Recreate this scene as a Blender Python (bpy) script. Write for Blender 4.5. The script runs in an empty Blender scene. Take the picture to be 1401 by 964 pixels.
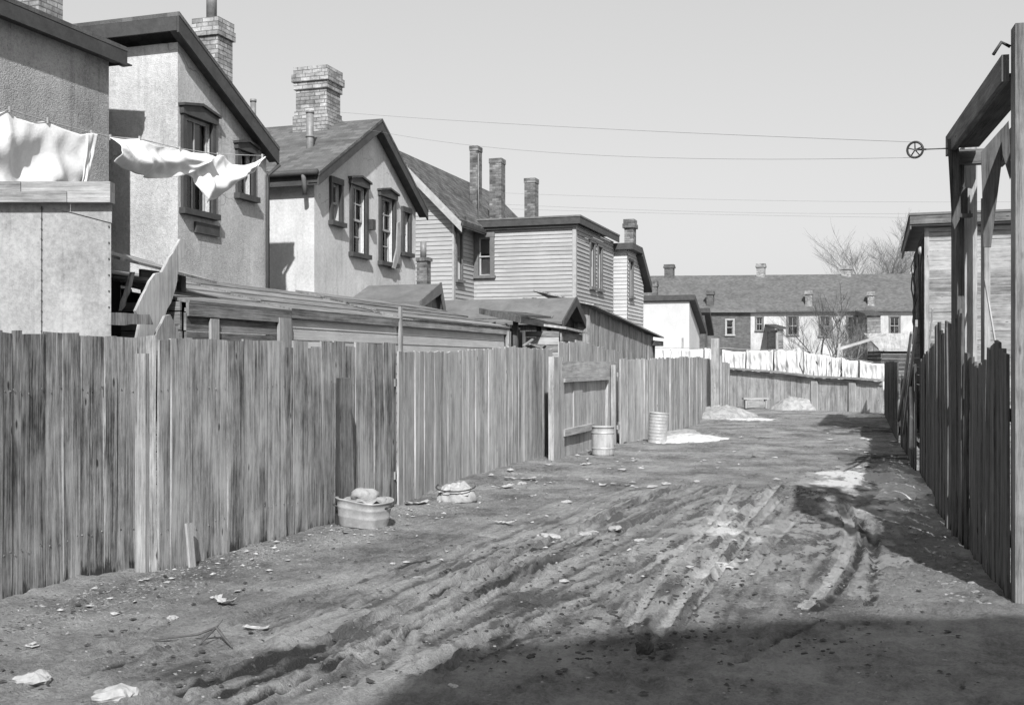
import bpy, math, random
import numpy as np
from mathutils import Vector, Matrix
from mathutils.geometry import tessellate_polygon

random.seed(7)
sc = bpy.context.scene
col = sc.collection
R = random.uniform

# ------------------------------------------------------------------ survey helpers (photo measurements -> metres)
F = 1500.0; H = 1.67
TH = math.atan(492.5 / F); SN, CS = math.sin(TH), math.cos(TH)
def ray(px, py):
    u = (px - 700.5) / F; w = (498 - py) / F
    return Vector((-SN + u * CS, CS + u * SN, w))
CAM = Vector((0, 0, H))
def PX(px, py, X): r = ray(px, py); return CAM + r * (X / r.x)
def PY(px, py, Y): r = ray(px, py); return CAM + r * (Y / r.y)
def PZ(px, py, Z=0.0): r = ray(px, py); return CAM + r * ((Z - H) / r.z)
def PR(px, py, d): return CAM + ray(px, py) * d

# ------------------------------------------------------------------ object helpers
def tag(o, label=None, cat=None, group=None, kind=None):
    if label: o['label'] = label
    if cat: o['category'] = cat
    if group: o['group'] = group
    if kind: o['kind'] = kind
    return o
def empty(name, loc, label, cat, group=None):
    o = bpy.data.objects.new(name, None); col.objects.link(o)
    o.location = loc; o.empty_display_size = 0.2
    return tag(o, label, cat, group)

class MB:
    def __init__(s): s.v = []; s.f = []; s.uv = []; s.sm = []
    def face(s, pts, uvs=None, smooth=False):
        n = len(s.v); s.v += [tuple(p) for p in pts]
        s.f.append(tuple(range(n, n + len(pts))))
        if uvs is None: uvs = auto_uv(pts)
        s.uv.append([tuple(q) for q in uvs]); s.sm.append(smooth)
    def shared(s, verts, faces, uvs=None, smooth=False):
        n = len(s.v); s.v += [tuple(p) for p in verts]
        for i, f in enumerate(faces):
            s.f.append(tuple(n + k for k in f))
            s.uv.append([tuple(q) for q in (uvs[i] if uvs else auto_uv([verts[k] for k in f]))])
            s.sm.append(smooth)
    # oriented box: centre, three half-extent vectors; grain = index of the long axis
    def obox(s, c, a, b, d, grain=None):
        c = Vector(c); ax = [Vector(a), Vector(b), Vector(d)]
        if grain is None: grain = max(range(3), key=lambda i: ax[i].length)
        vs = []
        for i in (-1, 1):
            for j in (-1, 1):
                for k in (-1, 1): vs.append(c + ax[0] * i + ax[1] * j + ax[2] * k)
        fs = [((0, 1, 3, 2), 1, 2), ((4, 6, 7, 5), 1, 2), ((0, 4, 5, 1), 0, 2), ((2, 3, 7, 6), 0, 2), ((0, 2, 6, 4), 0, 1), ((1, 5, 7, 3), 0, 1)]
        if ax[0].cross(ax[1]).dot(ax[2]) < 0: fs = [(tuple(reversed(f)), p, q) for f, p, q in fs]
        ou, ov = R(0, 5), R(0, 5)
        faces = []; uvs = []
        for f, p, q in fs:
            if p == grain: p, q = q, p
            e = [ax[p].normalized() if ax[p].length else Vector((1, 0, 0)), ax[q].normalized()]
            faces.append(f); uvs.append([((vs[k] - c).dot(e[0]) + ou, (vs[k] - c).dot(e[1]) + ov) for k in f])
        s.shared(vs, faces, uvs)
    def box(s, x0, x1, y0, y1, z0, z1, grain=None):
        s.obox(((x0 + x1) / 2, (y0 + y1) / 2, (z0 + z1) / 2), ((x1 - x0) / 2, 0, 0), (0, (y1 - y0) / 2, 0), (0, 0, (z1 - z0) / 2), grain)
    def beam(s, a, b, w, t, up=(0, 0, 1)):
        a = Vector(a); b = Vector(b); d = b - a; dn = d.normalized(); up = Vector(up)
        sd = dn.cross(up)
        if sd.length < 1e-3: sd = dn.cross(Vector((1, 0, 0)))
        sd.normalize(); u2 = sd.cross(dn)
        s.obox((a + b) / 2, d / 2, sd * (w / 2), u2 * (t / 2), 0)
    def tube(s, pts, rad, n=8, cap=True, smooth=True):
        rings = []; pts = [Vector(p) for p in pts]
        rads = rad if isinstance(rad, (list, tuple)) else [rad] * len(pts)
        base = len(s.v); vs = []
        ref = None
        for i, p in enumerate(pts):
            t = (pts[min(i + 1, len(pts) - 1)] - pts[max(i - 1, 0)]).normalized()
            if ref is None:
                ref = t.cross(Vector((0, 0, 1)))
                if ref.length < 0.05: ref = t.cross(Vector((1, 0, 0)))
            ref = (ref - t * ref.dot(t)).normalized(); b = t.cross(ref)
            for k in range(n):
                an = 2 * math.pi * k / n
                vs.append(p + (ref * math.cos(an) + b * math.sin(an)) * rads[i])
        fs = []; uv = []; L = 0
        for i in range(len(pts) - 1):
            dl = (pts[i + 1] - pts[i]).length
            for k in range(n):
                k2 = (k + 1) % n
                fs.append((i * n + k, (i + 1) * n + k, (i + 1) * n + k2, i * n + k2))
                u0 = k / n * 6.28 * rads[i]; u1 = (k + 1) / n * 6.28 * rads[i]
                uv.append([(u0, L), (u0, L + dl), (u1, L + dl), (u1, L)])
            L += dl
        if cap:
            fs.append(tuple(range(n))); uv.append([(0, 0)] * n)
            fs.append(tuple(reversed(range((len(pts) - 1) * n, len(pts) * n)))); uv.append([(0, 0)] * n)
        s.shared(vs, fs, uv, smooth)
    def lathe(s, prof, c, n=28, smooth=True, sx=1, sy=1, tilt=None):
        vs = []; c = Vector(c)
        M = Matrix.Identity(3) if tilt is None else tilt
        for (r, z) in prof:
            for k in range(n):
                a = 2 * math.pi * k / n
                vs.append(c + M @ Vector((r * sx * math.cos(a), r * sy * math.sin(a), z)))
        fs = []; uv = []
        for i in range(len(prof) - 1):
            for k in range(n):
                k2 = (k + 1) % n
                fs.append((i * n + k, i * n + k2, (i + 1) * n + k2, (i + 1) * n + k))
                uv.append([(k / n, prof[i][1]), ((k + 1) / n, prof[i][1]), ((k + 1) / n, prof[i + 1][1]), (k / n, prof[i + 1][1])])
        s.shared(vs, fs, uv, smooth)
    def poly(s, outline, nrm, thick):
        """closed outline (3-D, roughly planar) extruded backwards along -nrm"""
        nrm = Vector(nrm).normalized(); pts = [Vector(p) for p in outline]
        tris = tessellate_polygon([pts]); bk = [p - nrm * thick for p in pts]
        n = len(pts); vs = pts + bk; fs = []
        for t in tris:
            a, b, c = t
            if (pts[b] - pts[a]).cross(pts[c] - pts[a]).dot(nrm) < 0: a, b, c = a, c, b
            fs.append((a, b, c)); fs.append((n + a, n + c, n + b))
        for i in range(n):
            j = (i + 1) % n; fs.append((i, j, n + j, n + i))
        s.shared(vs, fs)
    def build(s, name, mat, parent=None, smooth_angle=None):
        me = bpy.data.meshes.new(name)
        me.from_pydata(s.v, [], s.f); 
        uvl = me.uv_layers.new(name='UVMap')
        flat = [c for u in s.uv for q in u for c in q]
        uvl.data.foreach_set('uv', flat)
        me.polygons.foreach_set('use_smooth', s.sm)
        me.materials.append(mat); me.validate(); me.update()
        o = bpy.data.objects.new(name, me); col.objects.link(o)
        if parent is not None:
            o.parent = parent
            o.matrix_parent_inverse = Matrix.Translation(-wloc(parent))
        return o
def wloc(o):
    v = Vector(o.location)
    while o.parent: o = o.parent; v = v * 1.0 if True else v
    return v if o.type == 'EMPTY' else Vector((0, 0, 0))
def auto_uv(pts):
    p = [Vector(q) for q in pts]
    n = Vector((0, 0, 0))
    for i in range(len(p)):
        a = p[i]; b = p[(i + 1) % len(p)]; n += a.cross(b)
    if n.length < 1e-12: return [(0, 0)] * len(p)
    n.normalize()
    if abs(n.z) > 0.9: return [(q.x, q.y) for q in p]
    h = Vector((0, 0, 1)).cross(n).normalized(); v = n.cross(h)
    return [(q.dot(h), q.dot(v)) for q in p]

# ------------------------------------------------------------------ materials
def newmat(name):
    m = bpy.data.materials.new(name); m.use_nodes = True
    nt = m.node_tree; bs = nt.nodes['Principled BSDF']
    return m, nt, bs
def N(nt, t, **kw):
    n = nt.nodes.new(t)
    for k, v in kw.items():
        if k.startswith('i_'):
            key = k[2:]; key = int(key) if key.isdigit() else key
            n.inputs[key].default_value = v
        else: setattr(n, k, v)
    return n
def L(nt, a, b): nt.links.new(a, b)
def math_(nt, op, a, b=None, c=None, clamp=False):
    n = nt.nodes.new('ShaderNodeMath'); n.operation = op; n.use_clamp = clamp
    for i, x in enumerate((a, b, c)):
        if x is None: continue
        if isinstance(x, (int, float)): n.inputs[i].default_value = x
        else: L(nt, x, n.inputs[i])
    return n.outputs[0]
def ramp(nt, x, x0, x1, y0=0.0, y1=1.0):
    n = nt.nodes.new('ShaderNodeMapRange'); n.clamp = True
    L(nt, x, n.inputs[0])
    n.inputs[1].default_value = x0; n.inputs[2].default_value = x1
    n.inputs[3].default_value = y0; n.inputs[4].default_value = y1
    return n.outputs[0]
def noise(nt, vec, scale, detail=4, rough=0.6, dist=0.0):
    n = nt.nodes.new('ShaderNodeTexNoise'); n.inputs['Scale'].default_value = scale
    n.inputs['Detail'].default_value = detail; n.inputs['Roughness'].default_value = rough
    n.inputs['Distortion'].default_value = dist
    if vec is not None: L(nt, vec, n.inputs['Vector'])
    return n.outputs['Fac']
def vscale(nt, vec, s, off=None):
    n = nt.nodes.new('ShaderNodeVectorMath'); n.operation = 'MULTIPLY'
    L(nt, vec, n.inputs[0]); n.inputs[1].default_value = s
    if off is None: return n.outputs[0]
    m = nt.nodes.new('ShaderNodeVectorMath'); m.operation = 'ADD'
    L(nt, n.outputs[0], m.inputs[0]); L(nt, off, m.inputs[1]); return m.outputs[0]
def combine(nt, x, y, z):
    n = nt.nodes.new('ShaderNodeCombineXYZ')
    for i, q in enumerate((x, y, z)):
        if isinstance(q, (int, float)): n.inputs[i].default_value = q
        else: L(nt, q, n.inputs[i])
    return n.outputs[0]
def grey(nt, val, bs):
    n = nt.nodes.new('ShaderNodeCombineColor')
    for i in range(3): L(nt, val, n.inputs[i])
    L(nt, n.outputs[0], bs.inputs['Base Color'])
def bump(nt, h, bs, dist, strength=1.0):
    b = nt.nodes.new('ShaderNodeBump'); b.inputs['Distance'].default_value = dist; b.inputs['Strength'].default_value = strength
    L(nt, h, b.inputs['Height']); L(nt, b.outputs[0], bs.inputs['Normal'])

def wood(name, lo, hi, contrast=1.0, knots=True, damp=False, rough=0.85, island=0.5):
    m, nt, bs = newmat(name)
    uv = N(nt, 'ShaderNodeUVMap').outputs[0]
    geo = N(nt, 'ShaderNodeNewGeometry'); rnd = geo.outputs['Random Per Island']
    off = combine(nt, math_(nt, 'MULTIPLY', rnd, 37.0), math_(nt, 'MULTIPLY', rnd, 91.0), math_(nt, 'MULTIPLY', rnd, 17.0))
    g1 = noise(nt, vscale(nt, uv, (70, 1.5, 1), off), 1.0, 8, 0.72, 0.35)
    g2 = noise(nt, vscale(nt, uv, (260, 9.0, 1), off), 1.0, 4, 0.7)
    g3 = noise(nt, vscale(nt, uv, (11, 0.8, 1), off), 1.0, 7, 0.7, 0.5)
    st = noise(nt, vscale(nt, uv, (4.0, 2.2, 1), off), 1.0, 6, 0.68)
    v = math_(nt, 'MULTIPLY', math_(nt, 'SUBTRACT', g1, 0.5), 2.4 * contrast)
    v = math_(nt, 'ADD', v, math_(nt, 'MULTIPLY', math_(nt, 'SUBTRACT', g2, 0.5), 1.2 * contrast))
    v = math_(nt, 'ADD', v, math_(nt, 'MULTIPLY', math_(nt, 'SUBTRACT', g3, 0.5), 2.3 * contrast))
    v = math_(nt, 'ADD', v, math_(nt, 'MULTIPLY', math_(nt, 'SUBTRACT', st, 0.5), 1.5 * contrast))
    v = math_(nt, 'ADD', v, math_(nt, 'MULTIPLY', math_(nt, 'SUBTRACT', rnd, 0.5), island))
    v = math_(nt, 'ADD', v, 0.5)
    if knots:
        vo = N(nt, 'ShaderNodeTexVoronoi', feature='F1'); vo.inputs['Scale'].default_value = 1.0
        L(nt, vscale(nt, uv, (6.5, 2.2, 1), off), vo.inputs['Vector'])
        sepk = N(nt, 'ShaderNodeSeparateColor'); L(nt, vo.outputs['Color'], sepk.inputs[0])
        on = ramp(nt, sepk.outputs[0], 0.4, 0.45)
        k = math_(nt, 'MULTIPLY', ramp(nt, vo.outputs['Distance'], 0.04, 0.10, 1.0, 0.0), on)
        hl = math_(nt, 'MULTIPLY', ramp(nt, vo.outputs['Distance'], 0.10, 0.34, 1.0, 0.0), on)
        v = math_(nt, 'ADD', v, math_(nt, 'MULTIPLY', hl, 0.16))
        v = math_(nt, 'SUBTRACT', v, math_(nt, 'MULTIPLY', k, 0.75))
    pale = ramp(nt, noise(nt, vscale(nt, uv, (7, 1.1, 1), off), 1.0, 5, .7), .62, .72, 0.0, .28)
    v = math_(nt, 'ADD', v, pale)
    wp = noise(nt, vscale(nt, geo.outputs['Position'], (1, 1, .45)), 1.3, 6, 0.62)
    v = math_(nt, 'ADD', v, math_(nt, 'MULTIPLY', math_(nt, 'SUBTRACT', wp, 0.5), 1.0 if damp else .5))
    if damp:
        sp = N(nt, 'ShaderNodeSeparateXYZ'); L(nt, geo.outputs['Position'], sp.inputs[0])
        jag = noise(nt, vscale(nt, uv, (9, 1.2, 1), off), 1.0, 6, 0.75)
        hz = math_(nt, 'SUBTRACT', sp.outputs[2], math_(nt, 'MULTIPLY', math_(nt, 'SUBTRACT', jag, 0.5), 0.9))
        dm = ramp(nt, hz, -0.03, 0.05, 0.5, 0.0)
        v = math_(nt, 'SUBTRACT', v, dm)
    c = ramp(nt, v, 0.0, 1.0, lo, hi)
    grey(nt, c, bs)
    bs.inputs['Roughness'].default_value = rough
    bs.inputs['Specular IOR Level'].default_value = 0.25
    hgt = math_(nt, 'ADD', math_(nt, 'MULTIPLY', g1, 1.0), math_(nt, 'MULTIPLY', g2, 0.5))
    bump(nt, hgt, bs, 0.006, 0.9)
    return m

def stucco(name, lo, hi, crack=True, bd=0.012):
    m, nt, bs = newmat(name)
    geo = N(nt, 'ShaderNodeNewGeometry'); P = geo.outputs['Position']
    n1 = noise(nt, P, 22, 3, 0.7); n2 = ramp(nt, noise(nt, P, 0.7, 8, 0.66), .32, .68); n3 = ramp(nt, noise(nt, vscale(nt, P, (3.5, 3.5, 0.5)), 1.0, 7, 0.68), .3, .7)
    n4 = noise(nt, P, 60, 2, 0.6)
    v = math_(nt, 'ADD', math_(nt, 'MULTIPLY', n2, 0.5), math_(nt, 'MULTIPLY', n3, 0.26))
    v = math_(nt, 'ADD', v, math_(nt, 'MULTIPLY', ramp(nt, n1, 0.3, 0.7), 0.34))
    pit = ramp(nt, n4, 0.56, 0.66, 0.0, 0.3 if bd > .005 else .1)
    v = math_(nt, 'SUBTRACT', v, pit)
    n5 = noise(nt, vscale(nt, P, (7, 7, .35)), 1.0, 6, 0.7); v = math_(nt, 'SUBTRACT', v, ramp(nt, n5, .56, .72, 0.0, .3))
    n6 = noise(nt, P, 1.9, 7, .7); v = math_(nt, 'ADD', v, ramp(nt, n6, .58, .62, 0.0, .12))
    if crack:
        d = N(nt, 'ShaderNodeTexVoronoi', feature='DISTANCE_TO_EDGE'); d.inputs['Scale'].default_value = 0.45
        wob = N(nt, 'ShaderNodeTexNoise'); wob.inputs['Scale'].default_value = 3.0; L(nt, P, wob.inputs['Vector'])
        ad = N(nt, 'ShaderNodeVectorMath', operation='MULTIPLY_ADD'); L(nt, wob.outputs['Color'], ad.inputs[0]); ad.inputs[1].default_value = (0.5, 0.5, 0.5); L(nt, P, ad.inputs[2])
        L(nt, ad.outputs[0], d.inputs['Vector'])
        cr = ramp(nt, d.outputs['Distance'], 0.0, 0.007, 0.6, 0.0)
        cr = math_(nt, 'MULTIPLY', cr, ramp(nt, n2, 0.48, 0.56))
        v = math_(nt, 'SUBTRACT', v, cr)
    c = ramp(nt, v, 0.08, 0.92, lo, hi)
    grey(nt, c, bs); bs.inputs['Roughness'].default_value = 0.95; bs.inputs['Specular IOR Level'].default_value = 0.1
    bump(nt, math_(nt, 'ADD', math_(nt, 'MULTIPLY', n1, .5), n4), bs, bd * .8, 1.0)
    return m

def brick(name, c1, c2, mortar, worn=0.5):
    m, nt, bs = newmat(name)
    uv = N(nt, 'ShaderNodeUVMap').outputs[0]
    wob = N(nt, 'ShaderNodeTexNoise'); wob.inputs['Scale'].default_value = 9.0; L(nt, uv, wob.inputs['Vector'])
    ad = N(nt, 'ShaderNodeVectorMath', operation='MULTIPLY_ADD'); L(nt, wob.outputs['Color'], ad.inputs[0]); ad.inputs[1].default_value = (0.022, 0.02, 0); L(nt, uv, ad.inputs[2])
    b = N(nt, 'ShaderNodeTexBrick'); L(nt, ad.outputs[0], b.inputs['Vector'])
    b.inputs['Scale'].default_value = 1.0; b.inputs['Brick Width'].default_value = 0.225; b.inputs['Row Height'].default_value = 0.078
    b.inputs['Mortar Size'].default_value = 0.008; b.inputs['Mortar Smooth'].default_value = 0.3
    b.inputs['Color1'].default_value = (c1,) * 3 + (1,); b.inputs['Color2'].default_value = (c2,) * 3 + (1,); b.inputs['Mortar'].default_value = (mortar,) * 3 + (1,)
    g = N(nt, 'ShaderNodeNewGeometry'); n = noise(nt, g.outputs['Position'], 3.0, 5, 0.65)
    n2 = noise(nt, g.outputs['Position'], 25.0, 3, 0.65)
    mu = math_(nt, 'MULTIPLY', ramp(nt, n, 0.3, 0.7, 1 - worn, 1 + worn * 0.6), ramp(nt, n2, 0.3, 0.7, 0.8, 1.2))
    bw = N(nt, 'ShaderNodeRGBToBW'); L(nt, b.outputs['Color'], bw.inputs[0])
    grey(nt, math_(nt, 'MULTIPLY', bw.outputs[0], mu), bs)
    bs.inputs['Roughness'].default_value = 0.9
    bump(nt, math_(nt, 'ADD', math_(nt, 'MULTIPLY', b.outputs['Fac'], -1.0), math_(nt, 'MULTIPLY', n2, 0.5)), bs, 0.012)
    return m

def shingle(name, lo, hi, rows=0.14, rowc=0.5):
    m, nt, bs = newmat(name)
    uv = N(nt, 'ShaderNodeUVMap').outputs[0]
    b = N(nt, 'ShaderNodeTexBrick'); L(nt, uv, b.inputs['Vector'])
    b.inputs['Scale'].default_value = 1.0; b.inputs['Brick Width'].default_value = 0.2; b.inputs['Row Height'].default_value = rows
    b.inputs['Mortar Size'].default_value = 0.007
    b.inputs['Color1'].default_value = (0.6,) * 3 + (1,); b.inputs['Color2'].default_value = (1.0,) * 3 + (1,); b.inputs['Mortar'].default_value = (rowc,) * 3 + (1,)
    bw = N(nt, 'ShaderNodeRGBToBW'); L(nt, b.outputs['Color'], bw.inputs[0])
    g = N(nt, 'ShaderNodeNewGeometry'); n = noise(nt, g.outputs['Position'], 1.3, 5, 0.65); n2 = noise(nt, g.outputs['Position'], 40, 2, 0.6)
    v = math_(nt, 'MULTIPLY', bw.outputs[0], ramp(nt, n, 0.3, 0.7, 0.75, 1.2))
    v = math_(nt, 'MULTIPLY', v, ramp(nt, n2, 0.3, 0.7, 0.85, 1.15))
    grey(nt, ramp(nt, v, 0.4, 1.1, lo, hi), bs); bs.inputs['Roughness'].default_value = 0.95; bs.inputs['Specular IOR Level'].default_value = 0.15
    bump(nt, v, bs, 0.01)
    return m

def plain(name, lo, hi, scale=6, rough=0.8, metal=0.0, bd=0.004, spec=0.3, streak=None):
    m, nt, bs = newmat(name)
    g = N(nt, 'ShaderNodeNewGeometry'); P = g.outputs['Position']
    if streak: P = vscale(nt, P, streak)
    n = noise(nt, P, scale, 5, 0.65, 0.4); n2 = noise(nt, P, scale * 7, 3, 0.6)
    v = math_(nt, 'ADD', math_(nt, 'MULTIPLY', n, 0.75), math_(nt, 'MULTIPLY', n2, 0.25))
    grey(nt, ramp(nt, v, 0.3, 0.7, lo, hi), bs)
    bs.inputs['Roughness'].default_value = rough; bs.inputs['Metallic'].default_value = metal; bs.inputs['Specular IOR Level'].default_value = spec
    bump(nt, v, bs, bd)
    return m

M = {}
M['fence'] = wood('weathered_fence_wood', 0.035, 0.42, .85, damp=True, island=0.42)
M['fence_far'] = wood('weathered_fence_wood_grey', 0.10, 0.54, 0.6, island=0.3)
M['fence_shade'] = wood('shade_toned_fence_wood', 0.012, 0.15, 0.9, damp=True, island=0.5)  # fence wood with the right side's shade worked into a darker colour
M['plank'] = wood('grey_plank_wood', 0.08, 0.42, 0.7, island=0.45)
M['plank_pale'] = wood('pale_plank_wood', 0.18, 0.46, 0.8, island=0.3)
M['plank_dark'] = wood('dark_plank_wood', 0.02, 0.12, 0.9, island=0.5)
M['log'] = wood('dark_siding_wood', 0.07, 0.26, 1.0, island=0.5)
M['beam'] = wood('timber_beam', 0.03, 0.2, 0.8, island=0.6)
M['stucco'] = stucco('roughcast_pale', 0.26, 0.60)
M['stucco_smooth'] = stucco('render_pale_smooth', 0.34, 0.62, bd=0.004)
M['stucco_dark'] = stucco('roughcast_grey', 0.16, 0.46, bd=0.02)
M['render_white'] = stucco('render_white', 0.42, 0.55, crack=False, bd=0.004)
M['clap'] = wood('white_clapboard_paint', 0.20, 0.44, 0.3, knots=False, island=0.2)
M['clap_grey'] = wood('worn_clapboard_paint', 0.28, 0.62, 0.35, knots=False, island=0.35)
M['trim'] = plain('dark_trim_paint', 0.035, 0.075, 5, 0.6)
M['trim_mid'] = plain('grey_trim_paint', 0.09, 0.18, 5, 0.7)
M['trim_pale'] = plain('pale_trim_paint', 0.24, 0.42, 5, 0.7)
M['roof'] = shingle('asphalt_shingle_roof', 0.05, 0.15, rowc=0.7)
M['roof_slate'] = shingle('weathered_slate_roof', 0.065, 0.14, rowc=0.85)
M['roof_wood'] = shingle('old_wood_shingle_roof', 0.03, 0.16, 0.16, 0.2)
M['roof_felt'] = plain('felt_roof', 0.09, 0.17, 2.0, 0.9)
M['brick'] = brick('dark_brick', 0.07, 0.22, 0.16)
M['brick_pale'] = brick('pale_sooty_brick', 0.20, 0.40, 0.14, 0.6)
M['brick_far'] = brick('dull_brick_wall', 0.08, 0.13, 0.12, 0.3)
M['row_wall'] = stucco('flaking_rowhouse_render', 0.26, 0.6, crack=False, bd=0.006)
M['tar'] = stucco('pale_sheet_cladding', 0.14, 0.40, crack=False, bd=0.003)
M['metal'] = plain('galvanised_metal', 0.3, 0.55, 8, 0.5, 0.35)
M['metal_dark'] = plain('dark_rusty_metal', 0.03, 0.08, 12, 0.6, 0.2)
M['pipe'] = plain('grey_stovepipe_metal', 0.14, 0.26, 8, 0.55, 0.2)
M['cloth'] = plain('white_cotton', 0.55, 0.72, 4, 0.9, bd=0.012, spec=0.05)
M['snow'] = plain('old_snow', 0.3, 0.78, 7, 0.8, bd=0.03)
M['stone'] = plain('pale_stone', 0.2, 0.42, 9, 0.9, bd=0.01)
M['litter'] = plain('mixed_ground_litter', 0.10, 0.36, 4, 0.9)
M['clod'] = plain('dark_clods', 0.02, 0.06, 9, 0.8)
M['bark'] = plain('grey_bark', 0.05, 0.12, 14, 0.9)
M['bark_pale'] = plain('pale_bark', 0.16, 0.28, 14, 0.9)
M['blind'] = plain('window_blind_cloth', 0.16, 0.28, 3, 0.9)
M['curtain'] = plain('window_curtain_cloth', 0.3, 0.5, 6, 0.9, streak=(8, 8, 0.5))
M['room'] = plain('dark_room', 0.012, 0.02, 3, 0.95)
M['rag'] = plain('dirty_paper_and_rag', 0.18, 0.5, 20, 0.95, bd=0.004)
M['ash'] = plain('ash_heap', 0.16, 0.45, 6, 0.95, bd=0.03)
m, nt, bs = newmat('window_glass')
nt.nodes.remove(bs)
tr = N(nt, 'ShaderNodeBsdfTransparent'); gl = N(nt, 'ShaderNodeBsdfGlossy'); gl.inputs['Roughness'].default_value = 0.04
fr = N(nt, 'ShaderNodeFresnel'); fr.inputs['IOR'].default_value = 1.6
mx = N(nt, 'ShaderNodeMixShader'); L(nt, fr.outputs[0], mx.inputs[0]); L(nt, tr.outputs[0], mx.inputs[1]); L(nt, gl.outputs[0], mx.inputs[2])
tr.inputs[0].default_value = (0.85,) * 3 + (1,)
L(nt, mx.outputs[0], nt.nodes['Material Output'].inputs[0]); M['glass'] = m

# ------------------------------------------------------------------ numpy noise + ground
_rs = np.random.RandomState(3); _T = _rs.rand(512, 512)
def vn(x, y):
    xi = np.floor(x).astype(int); yi = np.floor(y).astype(int); fx = x - xi; fy = y - yi
    fx = fx * fx * (3 - 2 * fx); fy = fy * fy * (3 - 2 * fy)
    a = _T[xi % 512, yi % 512]; b = _T[(xi + 1) % 512, yi % 512]; c = _T[xi % 512, (yi + 1) % 512]; d = _T[(xi + 1) % 512, (yi + 1) % 512]
    return (a * (1 - fx) + b * fx) * (1 - fy) + (c * (1 - fx) + d * fx) * fy
def fbm(x, y, s, o=4, g=0.5):
    t = 0; a = 1; w = 0
    for i in range(o): t = t + a * vn(x * s + 13.7 * i, y * s + 7.1 * i); w += a; a *= g; s *= 2.03
    return t / w - 0.5
def sstep(a, b, x):
    t = np.clip((x - a) / (b - a), 0, 1); return t * t * (3 - 2 * t)

ruts_px = [  # (points, half width m, depth m, pale)
    ([(150, 990), (250, 950), (340, 922), (430, 892), (520, 850), (630, 800), (720, 757), (800, 722), (880, 684), (950, 660)], 0.05, 0.045, 0.0),
    ([(200, 995), (300, 952), (390, 922), (480, 888), (570, 850), (660, 808), (740, 768), (820, 733)], 0.03, 0.022, 0.0),
    ([(250, 1000), (350, 962), (440, 922), (520, 886), (600, 846), (680, 805), (750, 772), (830, 738), (900, 705), (980, 668)], 0.05, 0.04, 0.0),
    ([(0, 950), (120, 925), (240, 888), (330, 850), (430, 815), (540, 780), (640, 748)], 0.035, 0.014, 0.0),
    ([(560, 930), (640, 886), (720, 850), (790, 822), (860, 790), (930, 748), (975, 722), (1010, 700), (1050, 670)], 0.045, 0.025, 0.75),
    ([(600, 930), (680, 886), (760, 846), (830, 812), (895, 780)], 0.03, 0.02, 0.3),
    ([(880, 905), (905, 858), (945, 800), (985, 752), (1020, 712), (1045, 685), (1062, 664)], 0.06, 0.035, 1.0),
    ([(905, 900), (935, 850), (975, 795), (1010, 752), (1040, 715), (1070, 680)], 0.03, 0.025, 0.7),
    ([(860, 860), (890, 805), (925, 760), (965, 722), (990, 690), (1004, 662)], 0.05, 0.025, 0.85),
    ([(1100, 832), (1130, 803), (1152, 770), (1163, 738), (1162, 715), (1150, 692), (1120, 676), (1080, 668)], 0.055, 0.025, 2.0),
    ([(1120, 838), (1150, 806), (1172, 770), (1180, 738), (1178, 712)], 0.03, 0.03, -0.5),
    ([(1010, 800), (1040, 765), (1062, 740), (1085, 715), (1105, 700)], 0.04, 0.025, 0.6),
    ([(1190, 830), (1200, 780), (1190, 730), (1175, 700)], 0.05, 0.03, -0.3),
    ([(1010, 905), (1060, 875), (1120, 850)], 0.04, 0.03, 0.0),
    ([(700, 650), (800, 640), (920, 622), (1000, 605)], 0.05, 0.02, 0.2),
]
ruts = [([PZ(*p) for p in pts], w, d, s) for pts, w, d, s in ruts_px]
def seg_dist(x, y, pts):
    best = np.full(x.shape, 1e9)
    for a, b in zip(pts[:-1], pts[1:]):
        dx, dy = b.x - a.x, b.y - a.y; l2 = dx * dx + dy * dy
        t = np.clip(((x - a.x) * dx + (y - a.y) * dy) / l2, 0, 1)
        best = np.minimum(best, np.hypot(x - a.x - t * dx, y - a.y - t * dy))
    return best
def ground_h(x, y, full=True):
    x = np.asarray(x, float); y = np.asarray(y, float)
    near = np.exp(-np.maximum(np.hypot(x + 2, y - 12) - 34, 0) / 8.0)
    h = 0.06 * fbm(x, y, 0.35, 3) + 0.03 * fbm(x, y, 1.3, 3)
    h = h + 0.045 * fbm(x, y * 0.8, 5.0, 5, 0.72) + 0.02 * np.abs(fbm(x + 31, y, 8.0, 3, .6))
    lane = sstep(-5.3, -4.7, x) * (1 - sstep(0.1, 0.7, x))
    h = h + 0.05 * (1 - lane) * (fbm(x, y, 4, 3) + 0.25)
    cl = fbm(x, y, 11.0, 3, 0.6); h = h + 0.02 * np.maximum(cl - 0.08, 0) * 3 * sstep(-0.1, 0.2, fbm(x, y, 0.8, 2))
    for pts, w, d, s in ruts:
        wob = fbm(x, y, 3.0, 4, .65) * 0.05
        D = seg_dist(x, y, pts) + wob
        am = np.clip(.8 + 1.6 * fbm(x, y, 1.1, 2) + 1.6 * fbm(x, y, 9.0, 2), .05, 1.6)
        h = h - am * d * np.exp(-(D / w) ** 4) + am * d * 0.75 * np.exp(-((D - w * 1.55) / (w * 0.42)) ** 2)
    return h * near
GRID = {}
def gh(x, y):
    xs, ys, Z = GRID['g']
    i = min(max(int(np.searchsorted(xs, x)) - 1, 0), len(xs) - 2); j = min(max(int(np.searchsorted(ys, y)) - 1, 0), len(ys) - 2)
    fx = (x - xs[i]) / (xs[i + 1] - xs[i]); fy = (y - ys[j]) / (ys[j + 1] - ys[j])
    return float((Z[j, i] * (1 - fx) + Z[j, i + 1] * fx) * (1 - fy) + (Z[j + 1, i] * (1 - fx) + Z[j + 1, i + 1] * fx) * fy)

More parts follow.
